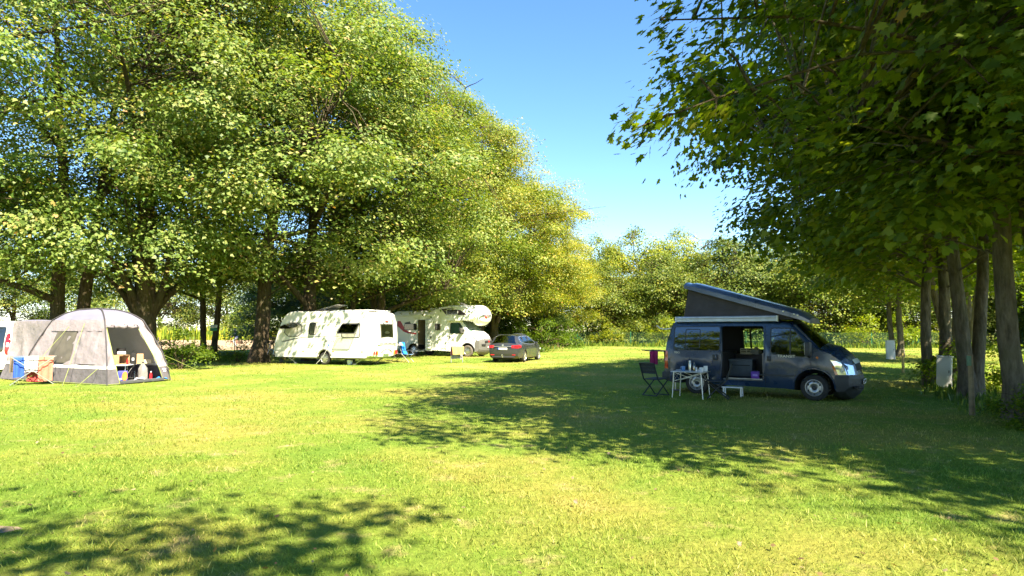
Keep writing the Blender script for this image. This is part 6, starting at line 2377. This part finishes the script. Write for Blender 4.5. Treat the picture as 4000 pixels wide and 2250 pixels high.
# drying arm at the back of the van with towels
da = thing('airer', 'black folding airer hooked on the back of the van', 'airer', vanpt(-1.0, -.45, 0), VA)
for k, (x0, y0, x1, y1, z) in enumerate(((0, -.16, -.66, -.30, 1.13), (0, .06, -.70, .0, 1.11), (0, .25, -.62, .30, 1.12))):
    MB().tube([(x0, y0, z), (x1, y1, z + .02)], .014, 6).build('arm', M_PLAST, da)
MB().tube([(-.42, -.28, 1.125), (-.44, .32, 1.13)], .012, 6).build('crossbar', M_ALU, da)
MB().tube([(-.06, -.2, 1.12), (-.06, .3, 1.12)], .016, 6).build('crossbar', M_ALU, da)
pt = vanpt(-1.42, -.45, 1.14)
one('magenta_towel', hanging(.24, .42, .38, 21, .03), M_PINK, 'magenta towel hanging from the airer at the back of the van', 'towel', pt, VA + R(20))
one('ochre_towel', hanging(.22, .40, .34, 22, .02), M_OCHRE, 'narrow ochre towel hanging close to the van tail light', 'towel', vanpt(-1.06, -.42, 1.13), VA + R(92))


# ================================================================== cabinets and posts under the right-hand trees
def cabinet(name, label, loc, rz, w_, d, h, lift):
    c = thing(name, label, 'cabinet', loc, rz)
    M_CAB = mat('cabinet_grey', (.58, .58, .56), .45, var=.08, scale=3)
    MB().box((0, 0, lift + h / 2), (w_, d, h), bev=.008).build('housing', M_CAB, c)
    MB().box((0, 0, lift + h + .012), (w_ + .05, d + .05, .03), bev=.01).build('cap', M_CAB, c)
    MB().box((0, -d / 2 - .006, lift + h / 2), (w_ * .90, .012, h * .93), bev=.004).build('door', M_CAB, c)
    MB().box((w_ * .34, -d / 2 - .02, lift + h * .52), (.025, .02, .08), bev=.006).build('handle', M_GREYP, c)
    if lift:
        MB().box((0, 0, lift / 2), (w_ * .6, d * .7, lift)).build('plinth', M_GREYP, c)
    return c


cabinet('power_cabinet', 'pale grey electricity cabinet leaning beside the V-shaped maple', (12.45, 18.6, 0), R(-38), .36, .32, .86, .10).rotation_euler = (0, R(3), R(-38))
cabinet('meter_box', 'bright white meter box in the sun at the foot of the far maple', (22.9, 38.9, 0), R(-20), .46, .30, 1.12, 0)
M_POST = mat('weathered_post', (.22, .17, .10), .9, var=.3, scale=8, bump=.5, bscale=30)
p = thing('wooden_post', 'weathered round post standing before the V-shaped maple', 'post', (9.28, 13.05, 0))
MB().tube([(0, 0, -.1), (.01, 0, .5), (.025, .01, 1.22)], [.055, .05, .047], 10).build('post', M_POST, p)
MB().box((-.05, -.05, 1.10), (.07, .05, .20), bev=.006).build('socket_box', mat('green_box', (.10, .20, .14), .5), p)
p = thing('wooden_stake', 'thin yellow-brown stake in the sunny grass behind the van', 'stake', (16.1, 26.5, 0))
MB().box((0, 0, .44), (.09, .07, .96), bev=.01).build('stake', mat('new_wood', (.42, .30, .10), .8, var=.2), p)

# tree sign, thin posts and mast behind the tent
sg_ = thing('tree_sign', 'small white and green sign fixed to the right slim stem', 'sign', (-17.0, 36.55, 1.85), R(6))
MB().box((0, 0, .12), (.38, .02, .17), bev=.004).build('upper_board', M_CHINA, sg_)
MB().box((0, 0, -.06), (.38, .02, .17), bev=.004).build('lower_board', mat('sign_green', (.04, .22, .14), .5), sg_)
tri = thing('tripod_mast', 'thin dark tripod mast right of the tent', 'mast', (-15.65, 28.4, 0))
for (x, y) in ((-.45, .1), (.0, -.25), (.45, .12)):
    MB().tube([(x, y, 0), (0, 0, 1.35)], .016, 5).build('leg', M_POLE, tri)
MB().lathe([(.03, 1.32), (.035, 1.38), (.001, 1.45)], n=8).build('head', M_POLE, tri)
for i, (x, y, lab) in enumerate(((-20.0, 40.5, 'thin metal post left of the slim stems'), (-19.0, 44.0, 'thin metal post in front of the cyclist'))):
    q = thing('thin_post', lab, 'post', (x, y, 0), 0, 'thin metal posts behind the tree row')
    MB().tube([(0, 0, -.1), (0, 0, 1.75)], .028, 6).build('post', M_POLE, q)
# ================================================================== bicycles and the cyclist
M_BRED = mat('red_frame', (.32, .02, .03), .35, coat=.5)
M_BLK = mat('bike_black', (.02, .02, .02), .5)
M_CHROME = mat('chrome', (.6, .6, .6), .2, .95)


def bicycle(label, loc, rz, m_frame, basket=True, group=None):
    """A step-through bicycle heading along local +x."""
    k = thing('bicycle', label, 'bicycle', loc, rz, group)
    for x in (-.52, .54):
        e = empty('wheel', k, (x, 0, .35))
        MB().tube([(.335 * math.cos(a), 0, .335 * math.sin(a)) for a in np.linspace(0, 2 * math.pi, 29)[:-1]], .018, 6, closed=True).build('tyre', M_TYRE, e)
        b = MB()
        for j in range(10):
            a = math.pi * j / 10
            b.tube([(-.32 * math.cos(a), 0, -.32 * math.sin(a)), (.32 * math.cos(a), 0, .32 * math.sin(a))], .003, 3, cap=False)
        b.lathe([(.02, -.05), (.025, 0), (.02, .05)], n=8, axis='y')
        b.build('spokes', M_CHROME, e)
        MB().tube([(.375 * math.cos(a), 0, .375 * math.sin(a)) for a in np.linspace(R(20 if x < 0 else 30), R(190 if x < 0 else 160), 12)], .014, 4).build('mudguard', M_BLK, e)
    MB().tube([(.36, 0, .86), (.30, 0, .62), (.02, 0, .32), (-.10, 0, .30), (-.20, 0, .70), (-.24, 0, .86)], .02, 6).build('frame', m_frame, k)
    MB().tube([(-.10, 0, .30), (-.52, 0, .35), (-.19, 0, .66)], .012, 5).build('rear_stay', m_frame, k)
    MB().tube([(.54, 0, .35), (.40, 0, .74), (.34, 0, .98), (.32, 0, 1.06)], .016, 6).build('fork', m_frame, k)
    MB().tube([(.10, -.28, 1.08), (.26, -.24, 1.10), (.33, 0, 1.06), (.26, .24, 1.10), (.10, .28, 1.08)], .012, 6).build('handlebar', M_BLK, k)
    MB().box((-.25, 0, .92), (.26, .18, .07), bev=.03).build('saddle', M_BLK, k)
    MB().lathe([(.10, -.01), (.10, .01), (.001, .01), (.001, -.01), (.10, -.01)], c=(-.08, -.05, .30), n=14, axis='y').build('chainring', M_CHROME, k)
    MB().box((-.55, 0, .74), (.36, .15, .02)).build('carrier', M_BLK, k)
    if basket:
        for s in (-1, 1):
            MB().box((-.55, s * .13, .58), (.32, .12, .30), bev=.03).build('pannier', mat('brown_bag', (.10, .06, .04), .8), k)
    return k


# the cyclist rides to the left along the track
CX, CY, CA = -26.6, 61.6, R(176)
bicycle('red step-through bicycle ridden along the sandy track', (CX, CY, .05), CA, M_BRED)


def build_person():
    sk = {'pelvis': (-.24, 0, 1.0), 'waist': (-.20, 0, 1.14), 'chest': (-.11, 0, 1.38), 'neck': (-.05, 0, 1.52), 'head': (-.01, 0, 1.60), 'crown': (.0, 0, 1.74)}
    names = list(sk)
    V = [Vector(sk[n]) for n in names]
    rad = [.15, .14, .16, .065, .085, .095]
    E = [(i, i + 1) for i in range(5)]

    def chain(start, pts, rr):
        prev = start
        for p, r_ in zip(pts, rr):
            V.append(Vector(p))
            rad.append(r_)
            E.append((prev, len(V) - 1))
            prev = len(V) - 1
    for s in (-1, 1):
        chain(2, [(-.08, s * .17, 1.42), (.04, s * .22, 1.22), (.18, s * .25, 1.12), (.24, s * .25, 1.115)], [.07, .05, .038, .04])
    chain(0, [(-.18, -.10, .97), (.14, -.10, .86), (.04, -.10, .50), (-.02, -.10, .22), (.12, -.10, .18)], [.11, .085, .06, .042, .04])
    chain(0, [(-.18, .10, .97), (.10, .10, .72), (-.10, .10, .44), (-.22, .10, .44 - .22), (-.10, .10, .20)], [.11, .085, .06, .042, .04])
    me = bpy.data.meshes.new('person_body')
    me.from_pydata([tuple(v) for v in V], E, [])
    o = bpy.data.objects.new('person_skin', me)
    COL.objects.link(o)
    m = o.modifiers.new('skin', 'SKIN')
    for i, r_ in enumerate(rad):
        me.skin_vertices[0].data[i].radius = (r_, r_)
    me.skin_vertices[0].data[0].use_root = True
    s_ = o.modifiers.new('sub', 'SUBSURF')
    s_.levels = s_.render_levels = 2
    dg = bpy.context.evaluated_depsgraph_get()
    me2 = bpy.data.meshes.new_from_object(o.evaluated_get(dg))
    bpy.data.objects.remove(o)
    navy = mat('navy_jacket', (.025, .04, .12), .85, bump=.3, bscale=20)
    jeans = mat('pale_jeans', (.26, .29, .36), .85)
    skin = mat('skin', (.46, .28, .20), .6)
    shoe = mat('dark_shoe', (.03, .03, .03), .7)
    me2.materials.clear()
    for q in (navy, jeans, skin, shoe):
        me2.materials.append(q)
    for p in me2.polygons:
        c = p.center
        k = 0
        if c.z < 1.02 and abs(c.y) < .2:
            k = 1
        if c.z < .25:
            k = 3
        if c.z > 1.54 or (c.x > .2 and c.z > 1.0 and abs(c.y) > .18):
            k = 2
        p.material_index = k
        p.use_smooth = True
    t = thing('person', 'person in a navy jacket and pale trousers riding the red bicycle', 'person', (CX, CY, .05), CA)
    link('body', me2, t)
    hm = MB()
    hm.lathe([(.125, -.02), (.128, .03), (.11, .09), (.06, .135), (.001, .15)], c=(0, 0, 1.70), n=16)
    hm.build('helmet', mat('navy_helmet', (.04, .05, .10), .35), t)
    fc = MB()
    for s in (-1, 1):
        fc.lathe([(.001, -.008), (.013, 0), (.001, .008)], c=(.088, s * .035, 1.665), n=8)
    fc.build('eyes', M_INK, t)
    MB().box((.105, 0, 1.635), (.03, .025, .04), bev=.01).build('nose', skin, t)
    for s in (-1, 1):
        hb = MB()
        for f in range(4):
            hb.tube([(.245, s * (.225 + .017 * f), 1.125), (.275, s * (.225 + .017 * f), 1.118), (.272, s * (.225 + .017 * f), 1.095)], .008, 5)
        hb.tube([(.235, s * .22, 1.12), (.25, s * .205, 1.105)], .009, 5)
        hb.build('fingers', skin, t)
    return t


build_person()

# two bicycles on the drawbar rack of the caravan
for (lab, d, dz, m_, k) in (('dark bicycle on the rack in front of the caravan', -3.62, .42, M_BLK, 0), ('red-hubbed bicycle on the rack behind the dark one', -3.36, .40, M_BRED, 1)):
    c, s = math.cos(R(-20)), math.sin(R(-20))
    ox, oy = CARAVAN.location.x, CARAVAN.location.y
    bicycle(lab, (ox + d * c - (-.55) * s * 1, oy + d * s + (-.55) * c, dz), R(-20 + 90 + 8 * k), m_, False, 'bicycles on the caravan drawbar')

# ------------------------------------------------------------------ small litter on the lawn
g_ = np.random.default_rng(77)
n = 340
y = 4 + 22 * g_.random(n) ** 1.6
x = (g_.random(n) * 2 - 1) * .82 * y
P = np.stack([x, y, hfun(x, y) + .035 + .02 * g_.random(n)], 1)
Nn = unit(np.array([0, 0, 1.0])[None] + g_.normal(0, .35, (n, 3)))
D = g_.normal(0, 1, (n, 3))
M_LIT = leaf_mat('dry_leaf', [(0, (.10, .06, .03)), (.5, (.20, .14, .06)), (1, (.34, .27, .17))], .2)
o = link('leaf_litter', leaf_mesh('leaf_litter', P, Nn, D, (.02 + .035 * g_.random(n)), g_.random(n), M_LIT, 'maple', .25))
tag(o, 'dry fallen leaves scattered on the lawn', 'leaves', kind='stuff')
M_BARE = mat('bare_soil', (.20, .155, .10), .95, var=.25, scale=5, bump=.6, bscale=25)


def bare(label, x, y, rx, ry, seed):
    g_ = random.Random(seed)
    ph = [g_.random() * 6 for _ in range(4)]
    pts = []
    for k in range(28):
        a = 2 * math.pi * k / 28
        f = 1 + .22 * math.sin(2 * a + ph[0]) + .14 * math.sin(3 * a + ph[1]) + .10 * math.sin(7 * a + ph[2])
        px_, py_ = x + rx * f * math.cos(a), y + ry * f * math.sin(a)
        pts.append((px_, py_, float(hfun(px_, py_)) + .0))
    b = MB()
    b.add([(x, y, float(hfun(x, y)) + .004)] + pts, [(0, 1 + k, 1 + (k + 1) % 28) for k in range(28)])
    tag(b.build('bare_patch', M_BARE, flip=False), label, 'bare patch', kind='structure')


bare('bare earth patch at the left edge of the near lawn', -4.75, 5.55, .42, .22, 1)
